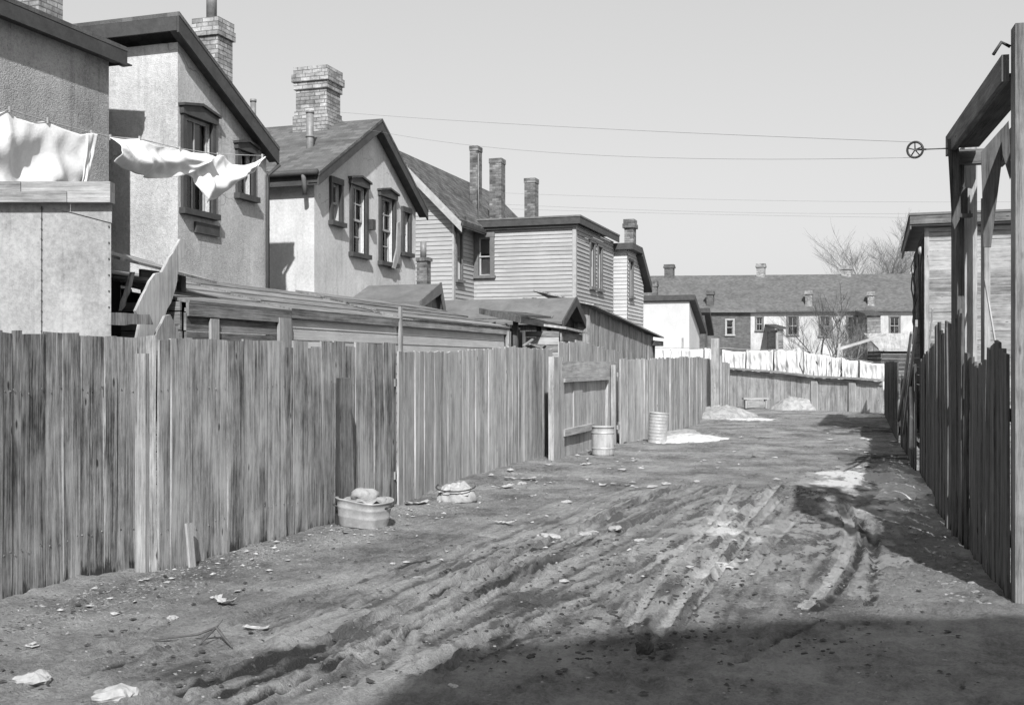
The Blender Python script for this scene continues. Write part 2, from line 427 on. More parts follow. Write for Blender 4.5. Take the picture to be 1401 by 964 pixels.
def axis(segs):
    out = [segs[0][0]]
    for a, b, s0, s1 in segs:
        v = a
        while v < b - 1e-6:
            t = (v - a) / (b - a); v = min(v + s0 + (s1 - s0) * t, b); out.append(v)
    return np.array(out)
def build_ground():
    xs = axis([(-400, -60, 60, 20), (-60, -12, 8, 0.8), (-12, -6.2, 0.5, 0.1), (-6.2, -4.4, 0.035, 0.024), (-4.4, 1.0, 0.021, 0.021), (1.0, 8, 0.1, 1.0), (8, 60, 2, 12), (60, 400, 20, 60)])
    ys = axis([(-60, -4, 8, 1), (-4, 3.6, 0.5, 0.08), (3.6, 9, 0.022, 0.026), (9, 22, 0.028, 0.08), (22, 46, 0.1, 0.22), (46, 120, 0.4, 6), (120, 600, 20, 80)])
    X, Y = np.meshgrid(xs, ys); Z = ground_h(X, Y)
    streak = np.zeros_like(X)     # the smear of many old wheel passes, running along the tracks
    for k, (ri, wd) in enumerate(((0, .75), (2, .5), (6, .5), (9, .35), (4, .4))):
        pts = ruts[ri][0]; D = seg_dist(X, Y, pts)
        a_, b_ = pts[0], pts[-1]; dx_, dy_ = b_.x - a_.x, b_.y - a_.y; l_ = math.hypot(dx_, dy_)
        side = np.sign((X - a_.x) * dy_ - (Y - a_.y) * dx_); al = ((X - a_.x) * dx_ + (Y - a_.y) * dy_) / l_
        sd_ = D * side + .04 * fbm(X, Y, 1.5, 3)
        st_ = fbm(sd_ + 7 * k, al * .045, 15.0, 3, .6)
        streak += st_ * np.exp(-(D / wd) ** 2) * (Y > 3.6) * sstep(.05, 1.3, al) * (1 - sstep(l_ - 1.2, l_ + .2, al))
    Z += .042 * streak
    pr = np.random.RandomState(11)
    for k in range(1100):     # hoof, boot and clod marks
        if k % 3 == 0: cx, cy = pr.uniform(-5, .6), 4 + 26 * pr.rand() ** 1.5
        else:
            pts = ruts[pr.randint(len(ruts))][0]; q = pts[pr.randint(len(pts))]; cx, cy = q.x + pr.normal(0, .45), q.y + pr.normal(0, .8)
        pd_ = CAM - Vector((cx, cy, 0)); q_ = ray(700, 498); dd_ = -cx * SN + cy * CS; pu_ = 700.5 + F * (cx * CS + cy * SN) / dd_
        if 1060 < pu_ < 1230 and dd_ < 18: continue
        if cy < 4 or cx > .7 or cx < -5.2: continue
        r_ = pr.uniform(.025, .07); d_ = r_ * pr.uniform(.15, .42) * (1 if pr.rand() < .6 else -1); an = pr.uniform(0, 3.14); el = pr.uniform(1, 2.2)
        i0, i1 = np.searchsorted(xs, [cx - r_ * 4, cx + r_ * 4]); j0, j1 = np.searchsorted(ys, [cy - r_ * 4, cy + r_ * 4])
        gx, gy = X[j0:j1, i0:i1] - cx, Y[j0:j1, i0:i1] - cy
        u_ = (gx * math.cos(an) + gy * math.sin(an)) / el; v_ = -gx * math.sin(an) + gy * math.cos(an)
        rr_ = np.hypot(u_, v_) / r_
        Z[j0:j1, i0:i1] += -d_ * np.exp(-rr_ ** 4) + (.45 * abs(d_) * np.exp(-((rr_ - 1.35) / .3) ** 2) if d_ > 0 else 0)
    mid = (1 / (1 + np.exp(-(X + 5.4) * 8))) * (Y < 40)
    cl2 = np.abs(fbm(X, Y, 13.0, 3, .65)); Z += mid * .022 * (cl2 - .1) + mid * .012 * (vn(X * 34, Y * 34) - .5) * sstep(-.15, .2, fbm(X, Y, 1.7, 2))
    GRID['g'] = (xs, ys, Z)
    nx, ny = len(xs), len(ys)
    # picture of where each ground point was surveyed
    d = np.maximum(-X * SN + Y * CS, 0.5); r = X * CS + Y * SN
    pu = 700.5 + F * r / d; pv = 498 + F * H / d
    vis = (Y > 3.6)
    def blob(cx, cy, rx, ry, p=2): return np.exp(-(np.abs((pu - cx) / rx) ** p + np.abs((pv - cy) / ry) ** p)) * vis
    n1 = fbm(X, Y * 0.55, 2.6, 5, 0.62); n2 = fbm(X + 9, Y * 0.5, 7.0, 4, 0.65)
    snow = np.zeros_like(X)
    for b in [(1070, 740, 150, 75, 1.0), (1180, 795, 70, 40, .9), (1225, 730, 45, 50, .8), (1010, 725, 60, 50, .5), (1180, 660, 90, 28, 0.95), (1225, 666, 48, 20, 3.2), (1180, 652, 60, 12, 2.2), (1215, 700, 50, 10, 1.4), (1195, 655, 45, 9, 1.6), (1150, 645, 40, 7, .8), (940, 740, 110, 70, 0.5), (860, 765, 60, 24, 0.7), (800, 800, 60, 30, 0.3),
              (990, 765, 60, 55, 0.45), (1250, 690, 50, 30, 0.6), (1040, 574, 40, 6, 1.4), (945, 598, 48, 9, 2.6), (1185, 569, 26, 3, 1.8), (1090, 556, 40, 6, 0.9), (700, 700, 90, 20, 0.2), (985, 568, 30, 8, 0.8), (430, 725, 90, 14, 0.35), (760, 700, 60, 20, 0.25)]:
        snow = snow + b[4] * blob(*b[:4])
    rutsnow = np.zeros_like(X); track = np.zeros_like(X)
    for pts, w, dd, s in ruts:
        D = seg_dist(X, Y, pts) + n2 * 0.07
        fade = 1.0
        D = seg_dist(X, Y, pts) + n2 * 0.025
        track = np.maximum(track, s * np.exp(-(D / (w * 0.8)) ** 4) * np.clip(1.0 + 1.1 * n1 + .8 * n2, 0.5, 1.4) * sstep(925, 800, pv))
        if s < 0: rutsnow = rutsnow + s * np.exp(-(D / w) ** 2)
    snow = snow * np.clip(0.7 + 2.4 * n1 + 1.6 * n2, 0, 1.6) * .9 - 0.14
    snow = snow + rutsnow
    wet_shade = np.zeros_like(X)
    for b in [(1110, 715, 45, 45, 0.9), (880, 745, 60, 26, 0.7), (640, 885, 90, 16, 0.9), (540, 790, 60, 30, 0.35), (1000, 690, 30, 30, 0.4), (720, 820, 70, 40, 0.55), (380, 905, 110, 22, 0.7), (250, 925, 80, 18, 0.5), (1170, 585, 60, 14, 0.9),
              (1180, 625, 50, 12, 0.8), (1230, 760, 40, 30, 0.5), (900, 870, 90, 30, 0.4), (1200, 770, 30, 50, 0.5)]:
        wet_shade = wet_shade + b[4] * blob(*b[:4])
    wet_shade = wet_shade * (0.75 + 2.6 * n1 + 1.0 * n2)
    for pts, w, dd, s in ruts:  # damp ruts, darkened further to stand in for relief shading
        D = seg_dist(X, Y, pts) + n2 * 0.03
        if s <= 0.1: wet_shade = wet_shade + .8 * np.exp(-(D / (w * 1.0)) ** 4) * np.clip(.7 + 2.6 * n1 + 1.5 * n2, 0, 1.3)
        else: wet_shade = wet_shade + (.9 if s > 1.2 else .35) * np.exp(-((D - w * 1.9) / (w * .6)) ** 2) * np.clip(.5 + 3 * n1 + 2 * n2, 0, 1.2)  # dark rims beside pale tracks: damp plus painted relief shading
    pebb = sstep(-5.0, -5.5, X) * 0 + np.exp(-((X + 5.3) / 0.45) ** 2)
    co = np.stack([X, Y, Z], -1).reshape(-1, 3)
    idx = np.arange(nx * ny).reshape(ny, nx)
    f = np.stack([idx[:-1, :-1], idx[:-1, 1:], idx[1:, 1:], idx[1:, :-1]], -1).reshape(-1, 4)
    me = bpy.data.meshes.new('ground'); me.vertices.add(len(co)); me.vertices.foreach_set('co', co.ravel())
    me.loops.add(f.size); me.loops.foreach_set('vertex_index', f.ravel())
    me.polygons.add(len(f)); me.polygons.foreach_set('loop_start', np.arange(0, f.size, 4)); me.polygons.foreach_set('loop_total', np.full(len(f), 4))
    me.update(calc_edges=True); me.polygons.foreach_set('use_smooth', np.ones(len(f), bool))
    for nm, arr in (('snow', snow), ('wet_shade', wet_shade), ('pebbles', pebb), ('track', track), ('streak', streak)):
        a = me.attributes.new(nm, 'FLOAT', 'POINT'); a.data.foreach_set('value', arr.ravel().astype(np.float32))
    m, nt, bs = newmat('alley_mud')
    g = N(nt, 'ShaderNodeNewGeometry'); P = g.outputs['Position']
    def att(n): a = N(nt, 'ShaderNodeAttribute', attribute_name=n); return a.outputs['Fac']
    a1 = noise(nt, P, 1.1, 5, 0.6); a2 = noise(nt, vscale(nt, P, (1, 0.6, 1)), 8, 9, 0.74); a3 = noise(nt, P, 45, 6, 0.75)
    base = math_(nt, 'ADD', math_(nt, 'MULTIPLY', ramp(nt, a1, 0.3, 0.7), 0.45), math_(nt, 'MULTIPLY', ramp(nt, a2, 0.28, 0.72), 0.35))
    base = math_(nt, 'ADD', base, math_(nt, 'MULTIPLY', ramp(nt, a3, 0.3, 0.7), 0.25))
    base = math_(nt, 'ADD', base, math_(nt, 'MULTIPLY', att('streak'), 1.3))
    dry = ramp(nt, base, 0.3, 0.78, 0.125, 0.44)
    vo = N(nt, 'ShaderNodeTexVoronoi', feature='F1'); vo.inputs['Scale'].default_value = 26; vo.inputs['Randomness'].default_value = 1.0; L(nt, P, vo.inputs['Vector'])
    peb = math_(nt, 'MULTIPLY', ramp(nt, vo.outputs['Distance'], 0.2, 0.32, 1.0, 0.0), ramp(nt, math_(nt, 'ADD', math_(nt, 'MULTIPLY', att('pebbles'), 0.22), a2), 0.58, 0.66))
    sepc = N(nt, 'ShaderNodeSeparateColor'); L(nt, vo.outputs['Color'], sepc.inputs[0])
    pv_ = ramp(nt, sepc.outputs[0], 0, 1, 0.06, 0.42)
    mixp = N(nt, 'ShaderNodeMix', data_type='FLOAT'); L(nt, peb, mixp.inputs[0]); L(nt, dry, mixp.inputs[2]); L(nt, pv_, mixp.inputs[3])
    fine = math_(nt, 'ADD', math_(nt, 'MULTIPLY_ADD', att('streak'), 1.2, att('snow')), math_(nt, 'MULTIPLY', math_(nt, 'SUBTRACT', a3, 0.5), 1.5))
    fine = math_(nt, 'ADD', fine, math_(nt, 'MULTIPLY', math_(nt, 'SUBTRACT', a2, 0.5), 3.2))
    sfac = ramp(nt, fine, 0.3, 0.72)
    wet_shade_fac = ramp(nt, math_(nt, 'ADD', att('wet_shade'), math_(nt, 'MULTIPLY', math_(nt, 'SUBTRACT', a2, 0.5), 1.8)), 0.3, 0.8)
    mw = N(nt, 'ShaderNodeMix', data_type='FLOAT'); L(nt, wet_shade_fac, mw.inputs[0]); L(nt, mixp.outputs[0], mw.inputs[2]); mw.inputs[3].default_value = 0.045
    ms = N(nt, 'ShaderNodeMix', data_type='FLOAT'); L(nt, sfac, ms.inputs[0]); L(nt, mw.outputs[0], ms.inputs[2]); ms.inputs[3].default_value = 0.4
    tf = math_(nt, 'ADD', att('track'), math_(nt, 'MULTIPLY', math_(nt, 'SUBTRACT', a2, 0.5), 1.1)); tf = ramp(nt, tf, .35, .7)
    mt = N(nt, 'ShaderNodeMix', data_type='FLOAT'); L(nt, tf, mt.inputs[0]); L(nt, ms.outputs[0], mt.inputs[2]); mt.inputs[3].default_value = 0.5; ms = mt
    big = ramp(nt, att('snow'), 1.2, 1.9); ms2 = N(nt, 'ShaderNodeMix', data_type='FLOAT'); L(nt, big, ms2.inputs[0]); L(nt, ms.outputs[0], ms2.inputs[2]); ms2.inputs[3].default_value = 0.8
    grey(nt, ms2.outputs[0], bs)
    L(nt, ramp(nt, wet_shade_fac, 0, 1, 0.95, 0.5), bs.inputs['Roughness']); bs.inputs['Specular IOR Level'].default_value = 0.25
    hh = math_(nt, 'ADD', math_(nt, 'MULTIPLY', a2, 1.5), math_(nt, 'MULTIPLY', a3, 1.3))
    hh = math_(nt, 'ADD', hh, math_(nt, 'MULTIPLY', peb, 0.8)); hh = math_(nt, 'ADD', hh, math_(nt, 'MULTIPLY', sfac, 0.5))
    bump(nt, hh, bs, 0.045, 1.0)
    me.materials.append(m)
    o = bpy.data.objects.new('ground', me); col.objects.link(o)
    tag(o, 'rutted muddy alley floor with melting snow between the fences', None, None, 'structure')
build_ground()

# ------------------------------------------------------------------ walls, windows
X_ = Vector((1, 0, 0)); Y_ = Vector((0, 1, 0)); Z_ = Vector((0, 0, 1))
def clip(poly, zc, above):
    out = []
    for i in range(len(poly)):
        a = poly[i]; b = poly[(i + 1) % len(poly)]
        ia = (a[1] >= zc) == above or a[1] == zc; ib = (b[1] >= zc) == above or b[1] == zc
        if ia: out.append(a)
        if ia != ib:
            t = (zc - a[1]) / (b[1] - a[1]); out.append((a[0] + t * (b[0] - a[0]), zc))
    return out
def wall(mb, P0, U, Nn, outline, holes=(), depth=0.14, course=None, lip=0.022):
    """outline [(u, z)] in the wall's own plane; holes are (u0, u1, z0, z1)."""
    P0 = Vector(P0)
    W = lambda u, z, o=0.0: P0 + U * u + Z_ * z + Nn * o
    loops = [[Vector((u, z, 0)) for u, z in outline]]
    for (u0, u1, z0, z1) in holes: loops.append([Vector((u0, z0, 0)), Vector((u1, z0, 0)), Vector((u1, z1, 0)), Vector((u0, z1, 0))])
    flat = [p for l in loops for p in l]
    tris = tessellate_polygon(loops)
    zmin = min(p[1] for p in outline); zmax = max(p[1] for p in outline)
    def emit(poly, f):
        pts = [W(u, z, f(z)) for u, z in poly]
        n = (pts[1] - pts[0]).cross(pts[2] - pts[0])
        k = 2
        while n.length < 1e-10 and k + 1 < len(pts): k += 1; n = (pts[1] - pts[0]).cross(pts[k] - pts[0])
        uv = [(z, u) for u, z in poly] if course else [(u, z) for u, z in poly]
        if n.dot(Nn) < 0: pts.reverse(); uv.reverse()
        mb.face(pts, uv)
    T2 = [[(flat[i].x, flat[i].y) for i in t] for t in tris]
    if course:
        z = zmin; k = 0
        while z < zmax:
            z1 = z + course; ro = R(0, 30)
            for t in T2:
                p = clip(clip(t, z, True), z1, False) if min(q[1] for q in t) < z1 and max(q[1] for q in t) > z else []
                if len(p) >= 3:
                    pts = [W(u, zz, lip * (z1 - zz) / course) for u, zz in p]
                    n = Vector((0, 0, 0))
                    for i in range(len(pts)): n += pts[i].cross(pts[(i + 1) % len(pts)])
                    uv = [(zz + ro, u) for u, zz in p]
                    if n.dot(Nn) < 0: pts.reverse(); uv.reverse()
                    mb.face(pts, uv)
            z = z1
    else:
        for t in T2: emit(t, lambda z: 0.0)
    for (u0, u1, z0, z1) in holes:
        for a, b in (((u0, z0), (u0, z1)), ((u0, z1), (u1, z1)), ((u1, z1), (u1, z0)), ((u1, z0), (u0, z0))):
            mb.face([W(*a), W(*b), W(*b, -depth), W(*a, -depth)])
def window(parent, P0, U, Nn, hole, trim='trim', style='dh', fw=0.09, head=0.16, blind=0.5, curtain=0.0, mull=1, label=None, gable_head=True, sill=True, openlow=False, lowcloth=False):
    P0 = Vector(P0); u0, u1, z0, z1 = hole; w = u1 - u0
    W = lambda u, z, o=0.0: P0 + U * u + Z_ * z + Nn * o
    fr = MB()
    def bar(mb, ua, ub, za, zb, oa, ob):
        mb.obox(W((ua + ub) / 2, (za + zb) / 2, (oa + ob) / 2), U * ((ub - ua) / 2), Z_ * ((zb - za) / 2), Nn * ((ob - oa) / 2))
    bar(fr, u0 - fw, u0, z0, z1, -0.02, 0.05); bar(fr, u1, u1 + fw, z0, z1, -0.02, 0.05)
    if gable_head:
        pts = [(u0 - fw - 0.03, z1), (u1 + fw + 0.03, z1), (u1 + fw + 0.03, z1 + head * 0.55), ((u0 + u1) / 2, z1 + head), (u0 - fw - 0.03, z1 + head * 0.55)]
        fr.poly([W(u, z, 0.075) for u, z in pts], Nn, 0.10)
        fr.poly([W(u, z, 0.11) for u, z in [(u0 - fw - 0.06, z1 + head * 0.55), ((u0 + u1) / 2, z1 + head), (u1 + fw + 0.06, z1 + head * 0.55), (u1 + fw + 0.06, z1 + head * 0.55 + 0.04), ((u0 + u1) / 2, z1 + head + 0.04), (u0 - fw - 0.06, z1 + head * 0.55 + 0.04)]], Nn, 0.13)
    else:
        bar(fr, u0 - fw - 0.01, u1 + fw + 0.01, z1, z1 + head, -0.02, 0.06)
    # the window itself carries the surround
    wn = fr.build('window', M[trim], parent)
    if label: wn['label'] = label
    s = MB(); sf = 0.045
    zm = (z0 + z1) / 2
    for (za, zb, o) in ((zm - 0.02, z1, -0.055), (z0, zm + 0.02, -0.095)):
        bar(s, u0, u0 + sf, za, zb, o - 0.035, o); bar(s, u1 - sf, u1, za, zb, o - 0.035, o)
        bar(s, u0 + sf, u1 - sf, zb - sf, zb, o - 0.035, o); bar(s, u0 + sf, u1 - sf, za, za + sf, o - 0.035, o)
        for k in range(1, mull + 1):
            uu = u0 + w * k / (mull + 1); bar(s, uu - 0.012, uu + 0.012, za + sf, zb - sf, o - 0.03, o - 0.005)
        if style == 'grid':
            zz = (za + zb) / 2; bar(s, u0 + sf, u1 - sf, zz - 0.012, zz + 0.012, o - 0.031, o - 0.004)
    s.build('sash', M['trim_pale'] if style != 'dark' else M['trim_mid'], wn)
    g = MB()
    g.face([W(u0 + .01, zm, -0.075), W(u1 - .01, zm, -0.075), W(u1 - .01, z1, -0.075), W(u0 + .01, z1, -0.075)])
    if not openlow: g.face([W(u0 + .01, z0, -0.115), W(u1 - .01, z0, -0.115), W(u1 - .01, zm, -0.115), W(u0 + .01, zm, -0.115)])
    g.build('pane', M['glass'], wn)
    if blind > 0:
        b = MB(); b.obox(W((u0 + u1) / 2, z1 - (z1 - z0) * blind / 2, -0.145), U * (w / 2 - 0.01), Z_ * ((z1 - z0) * blind / 2), Nn * 0.004)
        b.build('blind', M['blind'], wn)
    if lowcloth:
        b = MB(); b.obox(W((u0 + u1) / 2, z0 + (zm - z0) * .46, -0.128), U * (w / 2 - 0.05), Z_ * ((zm - z0) * .42), Nn * 0.003); b.build('window_cloth', M['cloth'], wn)
    if curtain > 0:
        c = MB(); n = 14
        ua, ub, za, zb = u0 + 0.02, u0 + w * curtain, z0 + 0.02, z1 - 0.03
        for k in range(n):
            a = ua + (ub - ua) * k / n; b_ = ua + (ub - ua) * (k + 1) / n
            oa = -0.17 - 0.02 * (k % 2); ob = -0.17 - 0.02 * ((k + 1) % 2)
            c.face([W(a, za, oa), W(b_, za, ob), W(b_, zb, ob), W(a, zb, oa)])
        c.build('curtain', M['curtain'], wn)
    r = MB(); dd = 0.9
    r.face([W(u0 - .01, z0 - .01, -dd), W(u1 + .01, z0 - .01, -dd), W(u1 + .01, z1 + .01, -dd), W(u0 - .01, z1 + .01, -dd)])
    for a, b in (((u0 - .01, z0 - .01), (u0 - .01, z1 + .01)), ((u0 - .01, z1 + .01), (u1 + .01, z1 + .01)), ((u1 + .01, z1 + .01), (u1 + .01, z0 - .01)), ((u1 + .01, z0 - .01), (u0 - .01, z0 - .01))):
        r.face([W(*a, -0.142), W(*b, -0.142), W(*b, -dd), W(*a, -dd)])
    r.build('recess', M['room'], wn)
    if sill:
        q = MB(); bar(q, u0 - fw - 0.04, u1 + fw + 0.04, z0 - 0.09, z0, -0.1, 0.11); q.build('sill', M[trim], wn)
    return wn

def rectX(px0, px1, pyt, pyb, X, y0):
    """window rectangle on an alley-parallel wall from its left edge's top and bottom"""
    a = PX(px0, pyt, X); b = PX(px0, pyb, X); c = PX(px1, pyt, X)
    return (a.y - y0, c.y - y0, b.z, a.z)

def prism_walls(mb, x0, x1, y0, y1, zt, holes_rear=(), holes_side=(), gable=None, course=None, rear_out=None, side_out=None, lip=0.022, zfar=None):
    """x1 = alley side (+X wall), y0 = near wall (-Y). zt = wall top."""
    ro = rear_out or [(0, -0.1), (y1 - y0, -0.1), (y1 - y0, zt), (0, zt)]
    so = side_out or [(0, -0.1), (x1 - x0, -0.1), (x1 - x0, zt), (0, zt)]
    wall(mb, (x1, y0, 0), Y_, X_, ro, holes_rear, course=course, lip=lip)
    wall(mb, (x0, y0, 0), X_, -Y_, so, holes_side, course=course, lip=lip)
    wall(mb, (x1, y1, 0), -X_, Y_, [((x1 - x0) - u, min(z, zfar) if zfar else z) for u, z in so])
    wall(mb, (x0, y1, 0), -Y_, -X_, [((y1 - y0) - u, z) for u, z in ro])

def chimney(parent, c, w, d, z0, z1, mat, cap=0.06, capn=3, shoulder=0.0, name='chimney', pots=0):
    mb = MB(); x, y = c
    def b(x0, x1, y0, y1, za, zb):
        # brick faces with uv in metres, running round the corners
        P = [(x0, y0), (x1, y0), (x1, y1), (x0, y1)]; off = 0
        for i in range(4):
            a = P[i]; e = P[(i + 1) % 4]; l = math.hypot(e[0] - a[0], e[1] - a[1])
            mb.face([(a[0], a[1], za), (e[0], e[1], za), (e[0], e[1], zb), (a[0], a[1], zb)], [(off, za), (off + l, za), (off + l, zb), (off, zb)]); off += l
        mb.face([(x0, y0, zb), (x1, y0, zb), (x1, y1, zb), (x0, y1, zb)]); mb.face([(x0, y1, za), (x1, y1, za), (x1, y0, za), (x0, y0, za)])
    hw, hd = w / 2, d / 2
    ch = 0.078 * 2
    top = z1 - (ch * capn if cap else 0)
    if shoulder:
        zs = z0 + (z1 - z0) * 0.42
        b(x - hw - shoulder, x + hw + shoulder, y - hd - shoulder, y + hd + shoulder, z0, zs)
        b(x - hw - shoulder / 2, x + hw + shoulder / 2, y - hd - shoulder / 2, y + hd + shoulder / 2, zs, zs + 0.1)
        b(x - hw, x + hw, y - hd, y + hd, zs + 0.1, top)
    else: b(x - hw, x + hw, y - hd, y + hd, z0, top)
    if cap:
        for k in range(capn):
            e = cap * (1 if k == capn - 2 else (0.55 if k == capn - 1 else 0.5))
            b(x - hw - e, x + hw + e, y - hd - e, y + hd + e, top + ch * k, top + ch * (k + 1))
    o = mb.build(name, mat, parent)
    f = MB(); f.box(x - hw * 0.5, x + hw * 0.5, y - hd * 0.5, y + hd * 0.5, z1 + 0.002, z1 + 0.012); f.build('flue', M['room'], o)
    return o

def slab(mb, pts, thick):
    """roof slab: quad/polygon on top, thick downwards"""
    top = [Vector(p) for p in pts]; bot = [p - Z_ * thick for p in top]; n = len(top)
    nn = Vector((0, 0, 0))
    for i in range(n): nn += top[i].cross(top[(i + 1) % n])
    if nn.z < 0: top.reverse(); bot.reverse()
    mb.face(top); mb.face(list(reversed(bot)))
    for i in range(n):
        j = (i + 1) % n; mb.face([top[j], top[i], bot[i], bot[j]])

def pipe(parent, p, z0, z1, r=0.07, cap=True, name='stovepipe'):
    mb = MB(); mb.tube([(p[0], p[1], z0), (p[0], p[1], z1)], r, 14)
    for z in (z0 + (z1 - z0) * 0.12, z0 + (z1 - z0) * 0.55): mb.tube([(p[0], p[1], z), (p[0], p[1], z + 0.04)], r * 1.18, 14)
    if cap: mb.tube([(p[0], p[1], z1 - 0.05), (p[0], p[1], z1 + 0.002)], r * 1.15, 14)
    return mb.build(name, M['pipe'], parent)

HX = -9.9
# ------------------------------------------------------------------ house with the chimney at the very left
def house_one():
    HX = -10.37
    t = empty('stucco_house', (HX, 9, 0), 'darker roughcast house at the far left edge with a long dark eave board', 'house', 'stucco houses along the alley')
    y0, y1, x0 = 3.0, 13.1, -17.0; ze = 6.02
    w = MB(); prism_walls(w, x0, HX, y0, y1, ze); w.build('wall', M['stucco_dark'], t)
    ov = 0.2
    r = MB(); slab(r, [(HX + ov, y0 - .3, ze + 0.20), (HX + ov, y1 + .16, ze + 0.20), (x0 - .3, y1 + .16, ze + 1.1), (x0 - .3, y0 - .3, ze + 1.1)], 0.07)
    ro = r.build('roof', M['roof'], t)
    f = MB(); f.box(HX + ov - 0.03, HX + ov, y0 - .3, y1 + .15, ze - 0.06, ze + 0.14); f.box(HX + 0.005, HX + ov - 0.032, y0 - .3, y1 + .3, ze - 0.03, ze - 0.01)
    f.box(HX - 3, HX + ov - 0.032, y1 + .12, y1 + .149, ze - 0.05, ze + 0.14)
    f.build('eave_board', M['trim'], t)
    e = MB(); e.box(HX + 0.0, HX + 0.018, y0, y1 - .02, ze - 0.66, ze - 0.1, 1); 
    p = PX(60, 8, -11.4)
    chimney(t, (-11.7, p.y + 0.2), 0.5, 0.5, 5.5, 7.4, M['brick_pale'], 0.0)
house_one()

# ------------------------------------------------------------------ second stucco house (half gable)
def house_two():
    t = empty('stucco_house', (HX, 15, 0), 'pale roughcast house with a half gable and a washing line across its windows', 'house', 'stucco houses along the alley')
    y0, y1, x0 = 14.07, 16.6, -17.0
    zA, zB = 6.50, 5.22
    sl = (zA - zB) / (y1 - y0)
    holes = [rectX(252, 288, 157, 285, HX, y0), rectX(326, 343, 205, 265, HX, y0)]
    w = MB()
    prism_walls(w, x0, HX, y0, y1, zA, holes_rear=holes, rear_out=[(0, -.1), (y1 - y0, -.1), (y1 - y0, zB), (0, zA)], zfar=zB)
    w.build('wall', M['stucco'], t)
    z = lambda y: zA - sl * (y - y0)
    ov = 0.22; ya, yb = y0 - 0.27, y1 + 0.08
    r = MB(); slab(r, [(HX + ov, ya, z(ya) + .22), (HX + ov, yb, z(yb) + .22), (x0, yb, z(yb) + .22), (x0, ya, z(ya) + .22)], 0.06)
    r.build('roof', M['roof'], t)
    f = MB()
    f.poly([(HX + ov - .01, ya, z(ya) + .158), (HX + ov - .01, yb, z(yb) + .158), (HX + ov - .01, yb, z(yb) - .08), (HX + ov - .01, ya, z(ya) - .08)], X_, 0.035)
    f.poly([(x0, ya, z(ya) + .158), (HX + ov - .05, ya, z(ya) + .158), (HX + ov - .05, ya, z(ya) - .05), (x0, ya, z(ya) - .05)], -Y_, 0.035)
    slab(f, [(HX + .01, ya + .04, z(ya) - .01), (HX + ov - .05, ya + .04, z(ya) - .01), (HX + ov - .05, yb, z(yb) - .01), (HX + .01, yb, z(yb) - .01)], .02)
    f.build('eave_board', M['trim'], t)
    window(t, (HX, y0, 0), Y_, X_, holes[0], mull=1, blind=0.5, head=0.2, openlow=False, label='larger window with a dark pediment half behind the washing')
    window(t, (HX, y0, 0), Y_, X_, holes[1], mull=1, blind=0.55, head=0.16, label='small window by the corner with a dark frame')
    a = PX(265, 303, HX); b = PX(297, 310, HX)
    q = MB(); q.box(HX + .004, HX + .05, a.y, b.y, a.z - .17, a.z, 1); q.build('bracket_board', M['trim'], t)
    ca, cb = PY(264, 26, 16.3), PY(297, 26, 16.3); cx = (ca.x + cb.x) / 2
    ch = chimney(t, (cx, 16.55), cb.x - ca.x, 0.46, 5.0, ca.z, M['brick_pale'], 0.04, 2)
    mb = MB(); mb.tube([(cx, 16.5, ca.z), (cx, 16.5, ca.z + .8)], 0.09, 14); mb.build('chimney_pot', M['pipe'], ch)
    pipe(t, (-10.4, 17.0), 5.2, 6.35, 0.05)
    d = MB(); d.tube([(HX + .05, y1 - .04, 0), (HX + .05, y1 - .04, 4.9), (HX + .2, y1 + .1, 5.1)], 0.035, 10); d.build('downpipe', M['trim'], t)
house_two()

